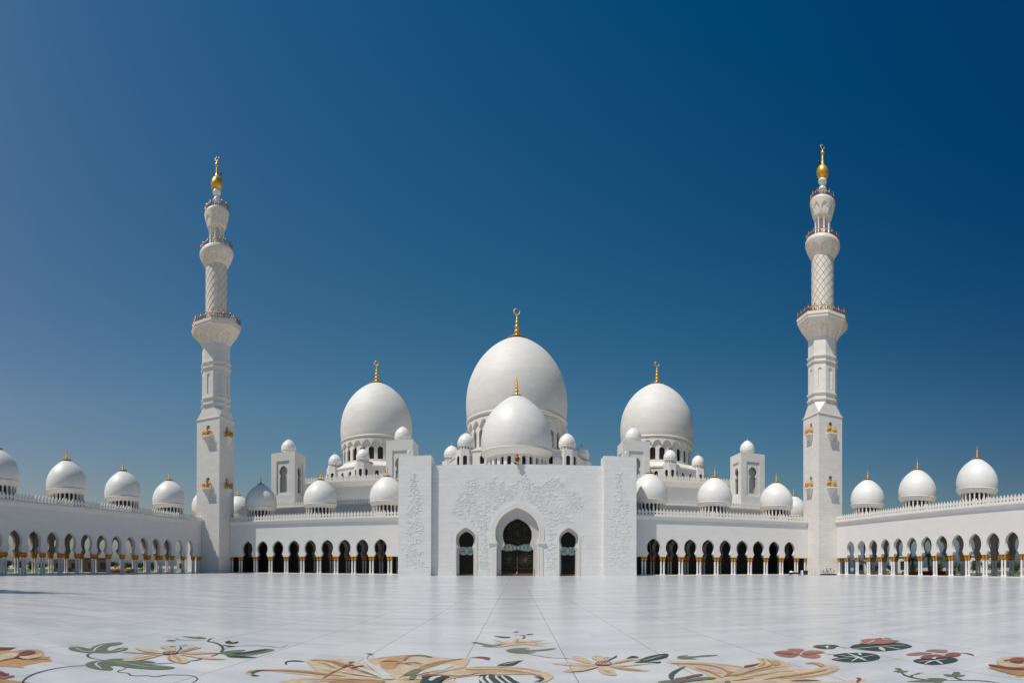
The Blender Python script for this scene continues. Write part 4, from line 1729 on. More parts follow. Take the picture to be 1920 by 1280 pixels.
inlay('inlay_vine', 'long curved dark stem sweeping to the bottom left corner', 'floor inlay', 1, [
    ('stem', 'i_line', 1, 'l', [(955, 403), (800, 415), (620, 440), (450, 478), (330, 525), (270, 570), (250, 620)], .05)])
inlay('inlay_vine', 'thin wavy dark stem below the long leaf on the left', 'floor inlay', 2, [
    ('stem', 'i_line', 1, 'l', [(95, 432), (70, 450), (20, 462), (15, 480), (120, 492), (150, 515), (240, 522), (340, 520), (430, 530), (560, 512), (700, 512), (800, 515), (880, 535), (900, 560), (860, 590), (800, 620)], .04)])
inlay('inlay_flower', 'pale eight-petalled stone flower with a dark striped heart, on the left', 'floor inlay', 2, [
    ('petal', 'i_cream', 3, 'p', [(500, 270), (400, 262), (280, 245), (205, 220), (210, 200), (280, 205), (380, 225), (470, 245), (540, 262)]),
    ('petal', 'i_cream', 3, 'p', [(540, 275), (400, 278), (250, 272), (100, 262), (60, 258), (110, 250), (250, 258), (400, 266)]),
    ('petal', 'i_cream', 3, 'p', [(520, 282), (450, 305), (330, 335), (180, 360), (60, 355), (80, 340), (180, 318), (330, 295), (450, 282)]),
    ('petal', 'i_cream', 3, 'p', [(600, 290), (650, 292), (740, 310), (800, 340), (815, 362), (750, 388), (670, 378), (600, 355), (570, 330), (590, 305)]),
    ('petal', 'i_cream', 3, 'p', [(690, 285), (850, 288), (1000, 305), (1120, 325), (1225, 338), (1100, 342), (950, 330), (800, 305)]),
    ('petal', 'i_cream', 3, 'p', [(690, 270), (850, 258), (1000, 252), (1120, 262), (1180, 268), (1050, 275), (850, 280)]),
    ('petal', 'i_cream', 3, 'p', [(650, 255), (740, 225), (820, 205), (930, 200), (930, 212), (850, 230), (760, 255), (690, 268)]),
    ('petal', 'i_cream', 3, 'p', [(560, 255), (545, 225), (485, 205), (490, 188), (560, 188), (640, 195), (655, 215), (645, 250)]),
    ('petal_shade', 'i_tan', 4, 'p', [(690, 262), (760, 232), (850, 210), (900, 203), (850, 222), (770, 248)]),
    ('petal_shade', 'i_tan', 4, 'l', [(630, 300), (680, 330), (690, 350), (720, 375)], .07),
    ('petal_shade', 'i_tan', 4, 'l', [(600, 300), (575, 325), (595, 350), (650, 368)], .05),
    ('petal_shade', 'i_tan', 4, 'l', [(180, 340), (330, 312), (480, 288)], .04),
    ('petal_shade', 'i_tan', 4, 'l', [(300, 265), (400, 270), (500, 276)], .05),
    ('heart', 'i_maroon', 4, 'p', [(505, 275), (530, 260), (590, 250), (650, 250), (690, 258), (670, 275), (610, 285), (540, 288)]),
    ('heart_line', 'i_cream', 5, 'l', [(545, 282), (575, 262), (600, 255)], .03),
    ('heart_line', 'i_cream', 5, 'l', [(590, 284), (615, 265), (640, 255)], .03),
    ('heart_line', 'i_cream', 5, 'l', [(635, 278), (655, 264), (668, 256)], .03),
    ('stamen', 'i_line', 4, 'l', [(680, 250), (710, 225), (715, 205), (695, 190)], .04),
    ('stamen', 'i_dark', 4, 'l', [(720, 185), (790, 182)], .06),
    ('stamen', 'i_maroon', 4, 'l', [(585, 200), (660, 194)], .07)])
inlay('inlay_vine', 'dark branching stem with a bud right of the pale flower on the left', 'floor inlay', 2, [
    ('stem', 'i_line', 2, 'l', [(1050, 305), (1130, 275), (1180, 240), (1185, 205), (1150, 170), (1080, 145), (1020, 132), (1050, 105), (1100, 98)], .07),
    ('twig', 'i_line', 2, 'l', [(1200, 222), (1300, 195), (1500, 182), (1700, 190), (1820, 205), (1920, 175)], .03),
    ('twig', 'i_line', 2, 'l', [(300, 392), (480, 386), (650, 378)], .04),
    ('twig', 'i_line', 2, 'l', [(815, 357), (900, 345), (950, 332)], .05),
    ('twig', 'i_line', 2, 'l', [(655, 95), (700, 118), (850, 122), (1000, 122)], .03),
    ('leaflet', 'i_dark', 2, 'p', [(1180, 175), (1250, 182), (1325, 190), (1250, 194)]),
    ('leaflet', 'i_dark', 2, 'p', [(540, 128), (610, 122), (662, 128), (610, 132)]),
    ('bud', 'i_dark', 2, 'p', [(1208, 145), (1250, 130), (1320, 128), (1365, 142), (1330, 158), (1250, 160)]),
    ('bud_petal', 'i_cream', 3, 'p', [(1265, 130), (1340, 128), (1350, 140), (1300, 150)])])
inlay('inlay_leaf', 'slim green stone leaf above the pale flower on the left', 'floor inlay', 2, [
    ('blade', 'i_green', 1, 'p', [(730, 74), (800, 78), (890, 86), (900, 78), (960, 86), (1005, 100), (950, 106), (870, 104), (800, 92)])])
inlay('inlay_leaf', 'three-pointed green stone leaf at the tip of the stem, right of the left flower', 'floor inlay', 2, [
    ('blade', 'i_green', 1, 'p', [(1150, 268), (1220, 245), (1320, 232), (1430, 228), (1430, 240), (1350, 262), (1450, 250), (1600, 225), (1700, 218), (1768, 226), (1740, 245), (1620, 270), (1500, 290), (1420, 295), (1500, 305), (1582, 316), (1500, 322), (1350, 320), (1250, 312), (1210, 285)]),
    ('dark_half', 'i_dark', 2, 'p', [(1300, 272), (1450, 252), (1600, 228), (1700, 221), (1640, 240), (1500, 262), (1380, 280)]),
    ('dark_half', 'i_dark', 2, 'p', [(1250, 295), (1350, 298), (1450, 306), (1540, 317), (1420, 316), (1300, 310)])])

inlay('inlay_lily', 'huge cream and ochre stone lily with curling petals at the bottom centre', 'floor inlay', 3, [
    ('petal', 'i_cream', 1, 'p', [(110, 370), (160, 345), (300, 330), (500, 328), (700, 335), (900, 345), (1050, 360), (1250, 395), (1250, 420), (1000, 430), (900, 405), (720, 385), (560, 368), (400, 350), (260, 352), (210, 375), (240, 405), (180, 400)]),
    ('petal', 'i_cream', 2, 'p', [(800, 240), (850, 218), (1000, 212), (1250, 218), (1400, 255), (1500, 300), (1620, 360), (1750, 440), (1500, 455), (1200, 430), (1000, 390), (900, 330), (850, 290)]),
    ('petal', 'i_cream', 1, 'p', [(500, 480), (700, 430), (1000, 425), (1400, 440), (1800, 440), (1950, 420), (2400, 440), (2600, 560), (2500, 700), (1500, 760), (700, 700), (450, 560)]),
    ('petal', 'i_cream', 2, 'p', [(1500, 235), (1600, 200), (1800, 180), (2000, 170), (2200, 180), (2350, 200), (2450, 210), (2630, 205), (2640, 230), (2590, 300), (2450, 380), (2200, 430), (1900, 450), (1760, 420), (1650, 330)]),
    ('petal', 'i_cream', 2, 'p', [(2000, 470), (2200, 400), (2500, 320), (2700, 300), (3000, 295), (3250, 315), (3450, 350), (3580, 390), (3560, 440), (3450, 480), (3470, 420), (3380, 390), (3100, 390), (2900, 385), (2700, 400), (2500, 425), (2200, 470)]),
    ('petal_stripe', 'i_ochre', 3, 'p', [(260, 345), (480, 335), (750, 345), (1000, 375), (1240, 408), (1200, 412), (950, 390), (700, 362), (450, 348)]),
    ('petal_stripe', 'i_ochre', 3, 'p', [(850, 228), (1000, 228), (1150, 245), (1300, 285), (1500, 330), (1450, 330), (1250, 285), (1050, 245)]),
    ('petal_stripe', 'i_ochre', 3, 'p', [(1050, 470), (1300, 455), (1550, 462), (1700, 470), (1500, 520), (1250, 510)]),
    ('petal_stripe', 'i_tan', 3, 'p', [(1640, 270), (1700, 220), (1850, 190), (1960, 190), (1840, 240), (1800, 320), (1700, 325), (1650, 305)]),
    ('petal_stripe', 'i_tan', 3, 'p', [(1900, 180), (2000, 185), (1880, 250), (1800, 300), (1830, 230)]),
    ('petal_stripe', 'i_ochre', 3, 'p', [(2050, 330), (2100, 300), (2250, 250), (2450, 225), (2560, 215), (2400, 250), (2200, 310), (2060, 360), (1850, 430), (1950, 370)]),
    ('petal_stripe', 'i_ochre', 3, 'p', [(2600, 330), (2900, 330), (3200, 350), (3420, 400), (3440, 430), (3350, 385), (3150, 360), (2900, 342), (2700, 345)]),
    ('petal_edge', 'i_maroon', 3, 'l', [(2100, 425), (2350, 400), (2500, 410), (2650, 395), (2750, 375), (2950, 375)], .04),
    ('pale_texture', 'i_pale', 3, 'p', [(2150, 345), (2250, 310), (2380, 275), (2450, 290), (2350, 340), (2200, 372)]),
    ('pistil', 'i_pale', 4, 'p', [(1470, 170), (1500, 172), (1490, 215), (1520, 260), (1650, 330), (1760, 420), (1780, 448), (1700, 440), (1620, 380), (1500, 290), (1455, 240), (1452, 200)]),
    ('pistil', 'i_pale', 4, 'p', [(1380, 310), (1500, 340), (1650, 400), (1720, 440), (1650, 440), (1550, 390), (1420, 340)]),
    ('petal_line', 'i_ochre', 5, 'l', [(1000, 235), (1200, 280), (1400, 350), (1600, 415)], .035),
    ('petal_line', 'i_ochre', 5, 'l', [(960, 340), (1200, 370), (1450, 410), (1640, 432)], .03),
    ('petal_line', 'i_tan', 5, 'l', [(720, 450), (1000, 440), (1300, 445), (1600, 450)], .04),
    ('petal_line', 'i_tan', 5, 'l', [(800, 475), (1100, 462), (1350, 470)], .03),
    ('petal_line', 'i_pale', 5, 'l', [(1250, 380), (1400, 395), (1550, 425)], .05),
    ('petal_line', 'i_tan', 5, 'l', [(1560, 225), (1700, 200), (1900, 180), (2050, 185)], .03),
    ('petal_line', 'i_tan', 5, 'l', [(2150, 290), (2300, 255), (2480, 225), (2610, 215)], .025),
    ('petal_line', 'i_ochre', 5, 'l', [(2200, 400), (2400, 350), (2600, 318)], .03),
    ('petal_line', 'i_pale', 5, 'l', [(2050, 400), (2150, 370), (2300, 345)], .06),
    ('petal_line', 'i_tan', 5, 'l', [(2550, 372), (2800, 360), (3050, 368), (3250, 385)], .03),
    ('petal_line', 'i_tan', 5, 'l', [(2650, 312), (2900, 308), (3200, 322), (3450, 362)], .03),
    ('petal_line', 'i_ochre', 5, 'l', [(1900, 440), (2100, 455), (2300, 450)], .04),
    ('petal_line', 'i_tan', 5, 'l', [(130, 372), (200, 350), (400, 338)], .03),
    ('pistil_head', 'i_green', 5, 'p', [(1465, 162), (1520, 158), (1565, 164), (1520, 170)]),
    ('green_core', 'i_green', 4, 'p', [(2000, 345), (2100, 330), (2070, 370), (2020, 440), (1960, 450), (1980, 410), (1900, 400)]),
    ('anther', 'i_maroon', 5, 'l', [(1215, 315), (1290, 290), (1340, 295)], .09),
    ('anther', 'i_maroon', 5, 'l', [(1285, 270), (1310, 258), (1350, 254)], .06),
    ('anther', 'i_maroon', 5, 'l', [(1310, 330), (1380, 308), (1450, 296)], .08),
    ('anther', 'i_maroon', 5, 'l', [(1620, 250), (1730, 244), (1850, 248)], .05),
    ('anther', 'i_maroon', 5, 'l', [(1810, 272), (1900, 270), (1990, 282)], .05),
    ('anther', 'i_maroon', 5, 'l', [(1920, 260), (2020, 262), (2100, 272)], .05),
    ('filament', 'i_ochre', 4, 'l', [(1230, 310), (1100, 370), (980, 440)], .04),
    ('filament', 'i_ochre', 4, 'l', [(940, 255), (1050, 285), (1130, 322)], .03),
    ('filament', 'i_ochre', 4, 'l', [(1100, 262), (1180, 290), (1240, 318)], .03),
    ('curl', 'i_green', 3, 'p', [(1900, 230), (1935, 190), (2000, 172), (2120, 172), (2220, 195), (2200, 202), (2100, 184), (2000, 184), (1950, 200), (1920, 235)]),
    ('curl', 'i_green', 3, 'p', [(180, 365), (240, 345), (330, 340), (260, 355), (215, 372), (225, 392), (280, 408), (200, 405), (185, 390)])])
inlay('inlay_curl', 'small dark curled tendril left of the large lily', 'floor inlay', 3, [
    ('tendril', 'i_dark', 1, 'p', [(562, 262), (575, 240), (640, 228), (710, 228), (795, 243), (700, 242), (620, 243), (585, 255), (590, 275), (570, 272)])])
inlay('inlay_curl', 'dark maroon curved petal right of the large lily, above its long petal', 'floor inlay', 4, [
    ('tendril', 'i_maroon', 1, 'p', [(830, 382), (900, 370), (980, 364), (1050, 372), (1078, 388), (1050, 405), (980, 388), (900, 380)])])
inlay('inlay_leaf', 'pointed dark green striped stone leaf above the long lily petal', 'floor inlay', 4, [
    ('blade', 'i_dark', 1, 'p', [(1155, 468), (1220, 440), (1320, 420), (1445, 408), (1400, 430), (1320, 470)]),
    ('vein', 'i_pale', 2, 'l', [(1220, 455), (1300, 440), (1380, 420)], .03)])
inlay('inlay_leaf', 'dark green striped stone leaf under the long lily petal at the bottom edge', 'floor inlay', 4, [
    ('blade', 'i_dark', 1, 'p', [(960, 575), (1020, 562), (1150, 575), (1270, 580), (1350, 630), (1420, 670), (1480, 760), (1000, 760), (955, 660), (950, 610)]),
    ('vein', 'i_pale', 2, 'l', [(985, 590), (970, 620), (1010, 665), (1060, 720)], .06),
    ('vein', 'i_pale', 2, 'l', [(1050, 575), (1040, 610), (1090, 665), (1150, 720)], .06),
    ('vein', 'i_pale', 2, 'l', [(1140, 580), (1150, 610), (1220, 665), (1290, 720)], .05),
    ('vein', 'i_pale', 2, 'l', [(1200, 580), (1230, 610), (1300, 665), (1380, 720)], .05)])
inlay('inlay_leaf', 'dark blue-green striped stone leaf under the heart of the large lily', 'floor inlay', 4, [
    ('blade', 'i_dark', 7, 'p', [(290, 660), (340, 615), (450, 598), (625, 603), (560, 625), (470, 690), (300, 720)]),
    ('vein', 'i_pale', 8, 'l', [(400, 655), (440, 620), (520, 602)], .10),
    ('edge', 'i_red', 8, 'p', [(295, 605), (340, 585), (470, 583), (560, 598), (440, 600), (320, 615)])])
inlay('inlay_curl', 'dark hook-shaped curl at the tip of the long lily petal', 'floor inlay', 4, [
    ('tendril', 'i_dark', 4, 'p', [(1560, 600), (1620, 598), (1675, 612), (1675, 632), (1620, 652), (1560, 652), (1620, 640), (1640, 622), (1610, 608)])])

inlay('inlay_flower', 'small far pale star flower near the centre line of the floor', 'floor inlay', 4, [
    ('petals', 'i_cream', 2, 'q', [(1320, 200), (1350, 172), (1380, 165), (1430, 178), (1440, 195), (1560, 182), (1690, 182), (1600, 198), (1520, 208), (1780, 218), (1560, 222), (1700, 250), (1560, 240), (1480, 230), (1330, 238), (1250, 250), (1120, 262), (1200, 240), (1270, 225), (1100, 222), (1230, 212), (1100, 178), (1230, 190)]),
    ('heart', 'i_tan', 3, 'p', [(1340, 212), (1400, 202), (1490, 205), (1440, 215), (1380, 218)]),
    ('petal_shade', 'i_ochre', 3, 'q', [(1368, 175), (1388, 172), (1388, 202), (1370, 202)]),
    ('stamen', 'i_line', 3, 'l', [(1435, 168), (1460, 150), (1450, 130), (1420, 124), (1350, 122)], .05),
    ('stamen', 'i_dark', 3, 'l', [(1475, 124), (1520, 118), (1555, 112)], .09),
    ('stamen', 'i_dark', 3, 'l', [(1335, 94), (1370, 90), (1390, 86)], .09)])
inlay('inlay_leaf', 'green stone leaf on the left of the small far flower', 'floor inlay', 4, [
    ('blade', 'i_green', 1, 'p', [(865, 208), (900, 200), (960, 208), (1050, 225), (1130, 235), (1160, 228), (1210, 232), (1150, 245), (1110, 258), (1030, 256), (970, 250), (1020, 244), (950, 225), (880, 215)])])
inlay('inlay_leaf', 'long green stone leaf below the small far flower', 'floor inlay', 4, [
    ('blade', 'i_green', 1, 'p', [(1250, 292), (1320, 275), (1430, 268), (1520, 275), (1450, 288), (1560, 290), (1680, 280), (1800, 270), (1805, 280), (1700, 298), (1560, 308), (1480, 312), (1590, 320), (1500, 330), (1380, 330), (1290, 318)])])
inlay('inlay_leaf', 'slim grey-green stone leaf above the small far flower', 'floor inlay', 4, [
    ('blade', 'i_dark', 1, 'p', [(1115, 134), (1180, 136), (1270, 142), (1310, 148), (1270, 156), (1200, 154), (1150, 144)])])
inlay('inlay_vine', 'thin dark stem linking the small far flower with the pale flower to its right', 'floor inlay', 4, [
    ('stem', 'i_line', 1, 'l', [(1480, 332), (1620, 358), (1760, 378), (1920, 384), (2000, 392)], .035)])

inlay('inlay_flower', 'pale eight-petalled stone flower with a black striped heart, right of the centre line', 'floor inlay', 5, [
    ('petal', 'i_cream', 2, 'p', [(700, 288), (560, 292), (400, 288), (280, 275), (210, 262), (320, 255), (480, 258), (620, 270)]),
    ('petal', 'i_cream', 2, 'p', [(700, 278), (620, 262), (520, 240), (440, 210), (445, 182), (520, 182), (590, 205), (640, 235), (700, 262)]),
    ('petal', 'i_cream', 2, 'p', [(740, 240), (690, 222), (650, 200), (680, 178), (740, 175), (800, 195), (830, 220), (800, 240)]),
    ('petal', 'i_cream', 2, 'p', [(860, 255), (960, 232), (1080, 212), (1210, 205), (1200, 220), (1080, 240), (960, 262), (880, 272)]),
    ('petal', 'i_cream', 2, 'p', [(850, 285), (1000, 282), (1200, 268), (1360, 264), (1250, 275), (1100, 292), (950, 300)]),
    ('petal', 'i_cream', 2, 'p', [(850, 295), (950, 300), (1100, 315), (1220, 330), (1305, 346), (1200, 350), (1050, 342), (920, 320)]),
    ('petal', 'i_cream', 2, 'p', [(740, 300), (840, 300), (900, 340), (940, 385), (900, 400), (820, 390), (760, 365), (720, 330)]),
    ('petal', 'i_cream', 2, 'p', [(735, 300), (640, 330), (520, 355), (400, 362), (330, 352), (400, 330), (540, 308), (660, 298)]),
    ('petal_shade', 'i_tan', 3, 'p', [(880, 298), (980, 310), (1100, 328), (1210, 345), (1080, 340), (960, 322)]),
    ('petal_shade', 'i_tan', 3, 'p', [(900, 265), (1000, 242), (1130, 218), (1060, 240), (960, 258)]),
    ('petal_shade', 'i_tan', 3, 'p', [(790, 338), (830, 345), (880, 372), (850, 376), (805, 355)]),
    ('petal_shade', 'i_tan', 3, 'l', [(420, 358), (550, 350), (640, 330), (730, 304)], .05),
    ('heart', 'i_maroon', 3, 'p', [(695, 270), (720, 250), (780, 240), (850, 243), (882, 262), (860, 285), (790, 292), (720, 288)]),
    ('heart_line', 'i_cream', 4, 'l', [(715, 280), (735, 262), (760, 250)], .03),
    ('heart_line', 'i_cream', 4, 'l', [(745, 286), (765, 265), (795, 250)], .03),
    ('heart_line', 'i_cream', 4, 'l', [(775, 288), (800, 268), (825, 250)], .03),
    ('heart_line', 'i_cream', 4, 'l', [(808, 288), (832, 270), (850, 252)], .03),
    ('heart_line', 'i_cream', 4, 'l', [(838, 284), (856, 270), (864, 258)], .03),
    ('stamen', 'i_line', 3, 'l', [(835, 240), (880, 212), (920, 195), (935, 178)], .05),
    ('stamen', 'i_line', 3, 'l', [(790, 207), (860, 200)], .05)])
inlay('inlay_leaf', 'dark green two-lobed stone leaf right of the striped-heart flower', 'floor inlay', 5, [
    ('blade', 'i_dark', 3, 'p', [(1190, 240), (1230, 210), (1320, 180), (1430, 160), (1500, 155), (1522, 175), (1480, 202), (1380, 225), (1290, 240), (1340, 248), (1438, 245), (1400, 262), (1290, 252), (1130, 256)]),
    ('vein', 'i_pale', 4, 'l', [(1230, 238), (1330, 212), (1450, 180)], .03)])
inlay('inlay_leaf', 'small dark rounded stone leaf above the striped-heart flower', 'floor inlay', 5, [
    ('blade', 'i_dark', 1, 'p', [(1050, 212), (1070, 190), (1120, 176), (1170, 185), (1182, 202), (1120, 206)])])
inlay('inlay_leaf', 'long olive green stone leaf, left of the big cream lily on the right', 'floor inlay', 6, [
    ('blade', 'i_green', 1, 'p', [(175, 195), (210, 175), (300, 170), (280, 182), (400, 178), (520, 166), (640, 168), (560, 182), (420, 192), (340, 200), (405, 212), (300, 216), (210, 210)])])

inlay('inlay_lily', 'big cream stone lily with forked curling petals, at the bottom right of centre', 'floor inlay', 6, [
    ('petal', 'i_cream', 1, 'p', [(60, 250), (200, 240), (350, 245), (520, 252), (700, 268), (850, 285), (940, 310), (1020, 300), (1090, 270), (1110, 235), (1080, 205), (1150, 200), (1300, 225), (1430, 250), (1475, 275), (1440, 310), (1560, 322), (1720, 318), (1800, 300), (1790, 275), (1700, 262), (1760, 256), (1850, 275), (1980, 290), (2010, 320), (1950, 360), (1850, 395), (1700, 420), (1500, 440), (1900, 470), (2100, 460), (2230, 440), (2300, 450), (2330, 520), (2300, 640), (1500, 700), (500, 700), (300, 560), (400, 480), (480, 440), (520, 400), (450, 360), (350, 330), (280, 300)]),
    ('pink_panel', 'i_palepink', 2, 'p', [(380, 300), (520, 300), (640, 335), (700, 370), (640, 375), (500, 350), (420, 330)]),
    ('pink_panel', 'i_palepink', 2, 'p', [(760, 390), (860, 345), (980, 310), (1060, 305), (1000, 340), (880, 380), (800, 402)]),
    ('pink_panel', 'i_palepink', 2, 'p', [(560, 520), (620, 470), (720, 455), (800, 480), (1000, 470), (1300, 470), (1100, 540), (800, 600)]),
    ('pink_panel', 'i_palepink', 2, 'p', [(1880, 310), (1960, 290), (2005, 310), (1960, 350), (1900, 370), (1930, 330)]),
    ('stripe', 'i_ochre', 3, 'p', [(100, 262), (300, 265), (500, 275), (650, 305), (750, 350), (820, 365), (770, 385), (720, 415), (700, 410), (740, 380), (700, 340), (600, 300), (400, 278), (200, 270)]),
    ('stripe', 'i_ochre', 3, 'p', [(700, 408), (860, 385), (1000, 345), (1130, 310), (1220, 285), (1230, 260), (1180, 215), (1220, 235), (1250, 265), (1230, 300), (1120, 325), (980, 365), (850, 400)]),
    ('stripe', 'i_ochre', 3, 'p', [(1145, 448), (1350, 410), (1550, 385), (1750, 350), (1880, 330), (1750, 368), (1550, 402), (1350, 425)]),
    ('stripe', 'i_ochre', 3, 'p', [(780, 462), (900, 445), (1040, 430), (920, 452)]),
    ('orange_patch', 'i_tan', 3, 'p', [(1250, 240), (1310, 240), (1340, 262), (1320, 285), (1260, 285)]),
    ('curl', 'i_tan', 3, 'p', [(1610, 266), (1700, 254), (1790, 262), (1835, 285), (1800, 305), (1770, 290), (1720, 270)]),
    ('maroon_edge', 'i_maroon', 3, 'p', [(940, 292), (1020, 280), (1105, 265), (1050, 292), (940, 312)]),
    ('maroon_edge', 'i_maroon', 3, 'p', [(1450, 465), (1550, 452), (1680, 450), (1800, 460), (1680, 464), (1550, 466)]),
    ('maroon_edge', 'i_red', 3, 'p', [(150, 440), (280, 415), (400, 388), (465, 388), (450, 405), (330, 425), (200, 450)]),
    ('green_leaf', 'i_green', 3, 'p', [(-20, 470), (160, 450), (350, 435), (520, 420), (620, 436), (520, 450), (350, 465), (150, 490), (-20, 500)]),
    ('green_leaf', 'i_green', 3, 'p', [(710, 480), (740, 462), (780, 475), (760, 520)]),
    ('petal_line', 'i_ochre', 4, 'l', [(820, 420), (950, 385), (1120, 345), (1300, 310), (1420, 300)], .03),
    ('petal_line', 'i_tan', 4, 'l', [(380, 320), (500, 345), (600, 385), (690, 430)], .04),
    ('petal_line', 'i_tan', 4, 'l', [(540, 262), (680, 280), (850, 300), (920, 320)], .025),
    ('petal_line', 'i_tan', 4, 'l', [(1300, 440), (1550, 425), (1780, 395), (1950, 350)], .03),
    ('petal_line', 'i_ochre', 4, 'l', [(900, 430), (1100, 400), (1300, 365), (1500, 345)], .03),
    ('petal_line', 'i_tan', 4, 'l', [(1130, 215), (1160, 245), (1150, 275), (1080, 305)], .03),
    ('maroon_tip', 'i_maroon', 3, 'l', [(2190, 430), (2230, 440), (2200, 480)], .06)])
inlay('inlay_curl', 'dark curved stem hooking under the left petal of the right-hand lily', 'floor inlay', 6, [
    ('tendril', 'i_line', 1, 'l', [(262, 298), (190, 335), (130, 375), (110, 410), (125, 445)], .11)])

inlay('inlay_flower', 'pinkish red four-lobed stone flower, first of the water flowers from the left', 'floor inlay', 7, [
    ('petal', 'i_pink', 1, 'p', [(470, 290), (400, 315), (310, 312), (235, 295), (180, 260), (250, 240), (350, 238), (430, 258), (480, 270)]),
    ('petal', 'i_pink', 1, 'p', [(480, 265), (420, 248), (340, 230), (360, 218), (440, 214), (525, 225), (500, 250)]),
    ('petal', 'i_pink', 1, 'p', [(500, 278), (530, 245), (620, 235), (700, 238), (760, 258), (700, 275), (600, 280)]),
    ('petal', 'i_pink', 1, 'p', [(475, 292), (520, 280), (640, 282), (715, 295), (690, 320), (600, 325), (510, 312)]),
    ('petal_shade', 'i_red', 2, 'p', [(200, 262), (330, 262), (460, 285), (380, 288), (260, 275)]),
    ('petal_shade', 'i_red', 2, 'p', [(520, 275), (620, 262), (720, 258), (640, 275), (560, 285)])])
inlay('inlay_lily_pad', 'smallest dark green lily pad, farthest back on the right', 'floor inlay', 7, [
    ('pad', 'i_dark', 1, 'p', [(625, 192), (680, 175), (780, 170), (880, 176), (925, 190), (880, 200), (870, 214), (780, 221), (690, 214)]),
    ('vein', 'i_pale', 2, 'l', [(800, 180), (780, 195), (795, 215)], .06), ('vein', 'i_pale', 2, 'l', [(690, 185), (780, 196), (860, 205)], .03)])
inlay('inlay_lily_pad', 'dark green lily pad with white veins lying alone, no flower on it', 'floor inlay', 7, [
    ('pad', 'i_dark', 1, 'p', [(835, 338), (870, 325), (920, 315), (860, 300), (865, 285), (950, 270), (1050, 264), (1200, 262), (1320, 275), (1382, 310), (1350, 340), (1250, 360), (1100, 370), (950, 362)]),
    ('vein', 'i_pale', 2, 'l', [(1020, 272), (1100, 300), (1160, 325), (1225, 352)], .08),
    ('vein', 'i_pale', 2, 'l', [(930, 295), (1050, 308), (1140, 322)], .05),
    ('vein', 'i_pale', 2, 'l', [(1060, 362), (1100, 338), (1140, 322), (1320, 288)], .05),
    ('vein', 'i_pale', 2, 'l', [(1150, 268), (1158, 292)], .07),
    ('vein', 'i_pale', 2, 'l', [(880, 345), (960, 330), (1050, 322)], .04)])
inlay('inlay_lily_pad', 'largest dark green lily pad, with a pink flower on its far side', 'floor inlay', 7, [
    ('pad', 'i_dark', 1, 'p', [(1045, 195), (1080, 175), (1150, 162), (1300, 150), (1450, 148), (1600, 150), (1700, 170), (1742, 195), (1680, 212), (1600, 228), (1480, 240), (1380, 246), (1280, 240), (1150, 225), (1060, 210)]),
    ('vein', 'i_pale', 2, 'l', [(1090, 218), (1250, 202), (1400, 190), (1520, 180)], .06),
    ('vein', 'i_pale', 2, 'l', [(1380, 200), (1400, 218), (1425, 240)], .12),
    ('vein', 'i_pale', 2, 'l', [(1430, 192), (1520, 208), (1610, 225)], .06),
    ('vein', 'i_pale', 2, 'l', [(1440, 186), (1560, 180), (1660, 182)], .04)])
inlay('inlay_flower', 'pink many-petalled stone flower on the largest lily pad', 'floor inlay', 7, [
    ('petals', 'i_pink', 3, 'q', [(1150, 152), (1210, 140), (1165, 130), (1160, 122), (1230, 108), (1320, 106), (1380, 96), (1480, 98), (1510, 108), (1495, 116), (1600, 128), (1560, 142), (1500, 158), (1430, 168), (1340, 166), (1260, 174), (1180, 165)]),
    ('petal_line', 'i_pale', 4, 'l', [(1240, 160), (1300, 135), (1320, 122)], .05), ('petal_line', 'i_pale', 4, 'l', [(1400, 98), (1430, 115), (1480, 122)], .05)])
inlay('inlay_lily_pad', 'dark green lily pad in front of the red long-petalled flower', 'floor inlay', 8, [
    ('pad', 'i_dark', 1, 'p', [(495, 335), (560, 312), (700, 298), (850, 290), (1000, 292), (1070, 318), (1050, 345), (960, 368), (820, 385), (680, 382), (560, 365)]),
    ('vein', 'i_pale', 2, 'l', [(645, 378), (700, 350), (770, 332), (930, 310)], .06), ('vein', 'i_pale', 2, 'l', [(785, 332), (830, 352), (875, 378)], .06),
    ('vein', 'i_pale', 2, 'l', [(560, 345), (650, 338), (740, 332)], .04)])
inlay('inlay_flower', 'red long-petalled stone flower with a curved stem, rightmost of the water flowers', 'floor inlay', 8, [
    ('petal', 'i_pink', 2, 'p', [(405, 262), (450, 240), (560, 226), (660, 228), (740, 240), (640, 255), (530, 266)]),
    ('petal', 'i_pink', 2, 'p', [(655, 208), (740, 190), (850, 192), (930, 198), (930, 222), (880, 235), (780, 225)]),
    ('petal', 'i_red', 2, 'p', [(590, 300), (630, 270), (740, 255), (850, 262), (900, 285), (820, 300), (700, 310)]),
    ('petal', 'i_red', 2, 'p', [(900, 262), (950, 235), (1050, 230), (1108, 245), (1080, 275), (980, 288), (900, 290)]),
    ('stem', 'i_maroon', 2, 'l', [(1100, 238), (1180, 240), (1240, 255), (1272, 268)], .07),
    ('petal_line', 'i_pale', 3, 'l', [(770, 318), (765, 300), (800, 290)], .08), ('petal_line', 'i_pale', 3, 'l', [(770, 245), (850, 262), (920, 268)], .04)])
inlay('inlay_leaf', 'small three-lobed green leaf on a thin stem, lower right', 'floor inlay', 8, [
    ('blade', 'i_green', 1, 'p', [(240, 465), (300, 458), (262, 438), (265, 428), (330, 430), (365, 460), (438, 462), (400, 480), (330, 488), (270, 478)]),
    ('stem', 'i_line', 1, 'l', [(350, 488), (390, 520), (480, 548), (600, 570), (680, 575)], .06)])
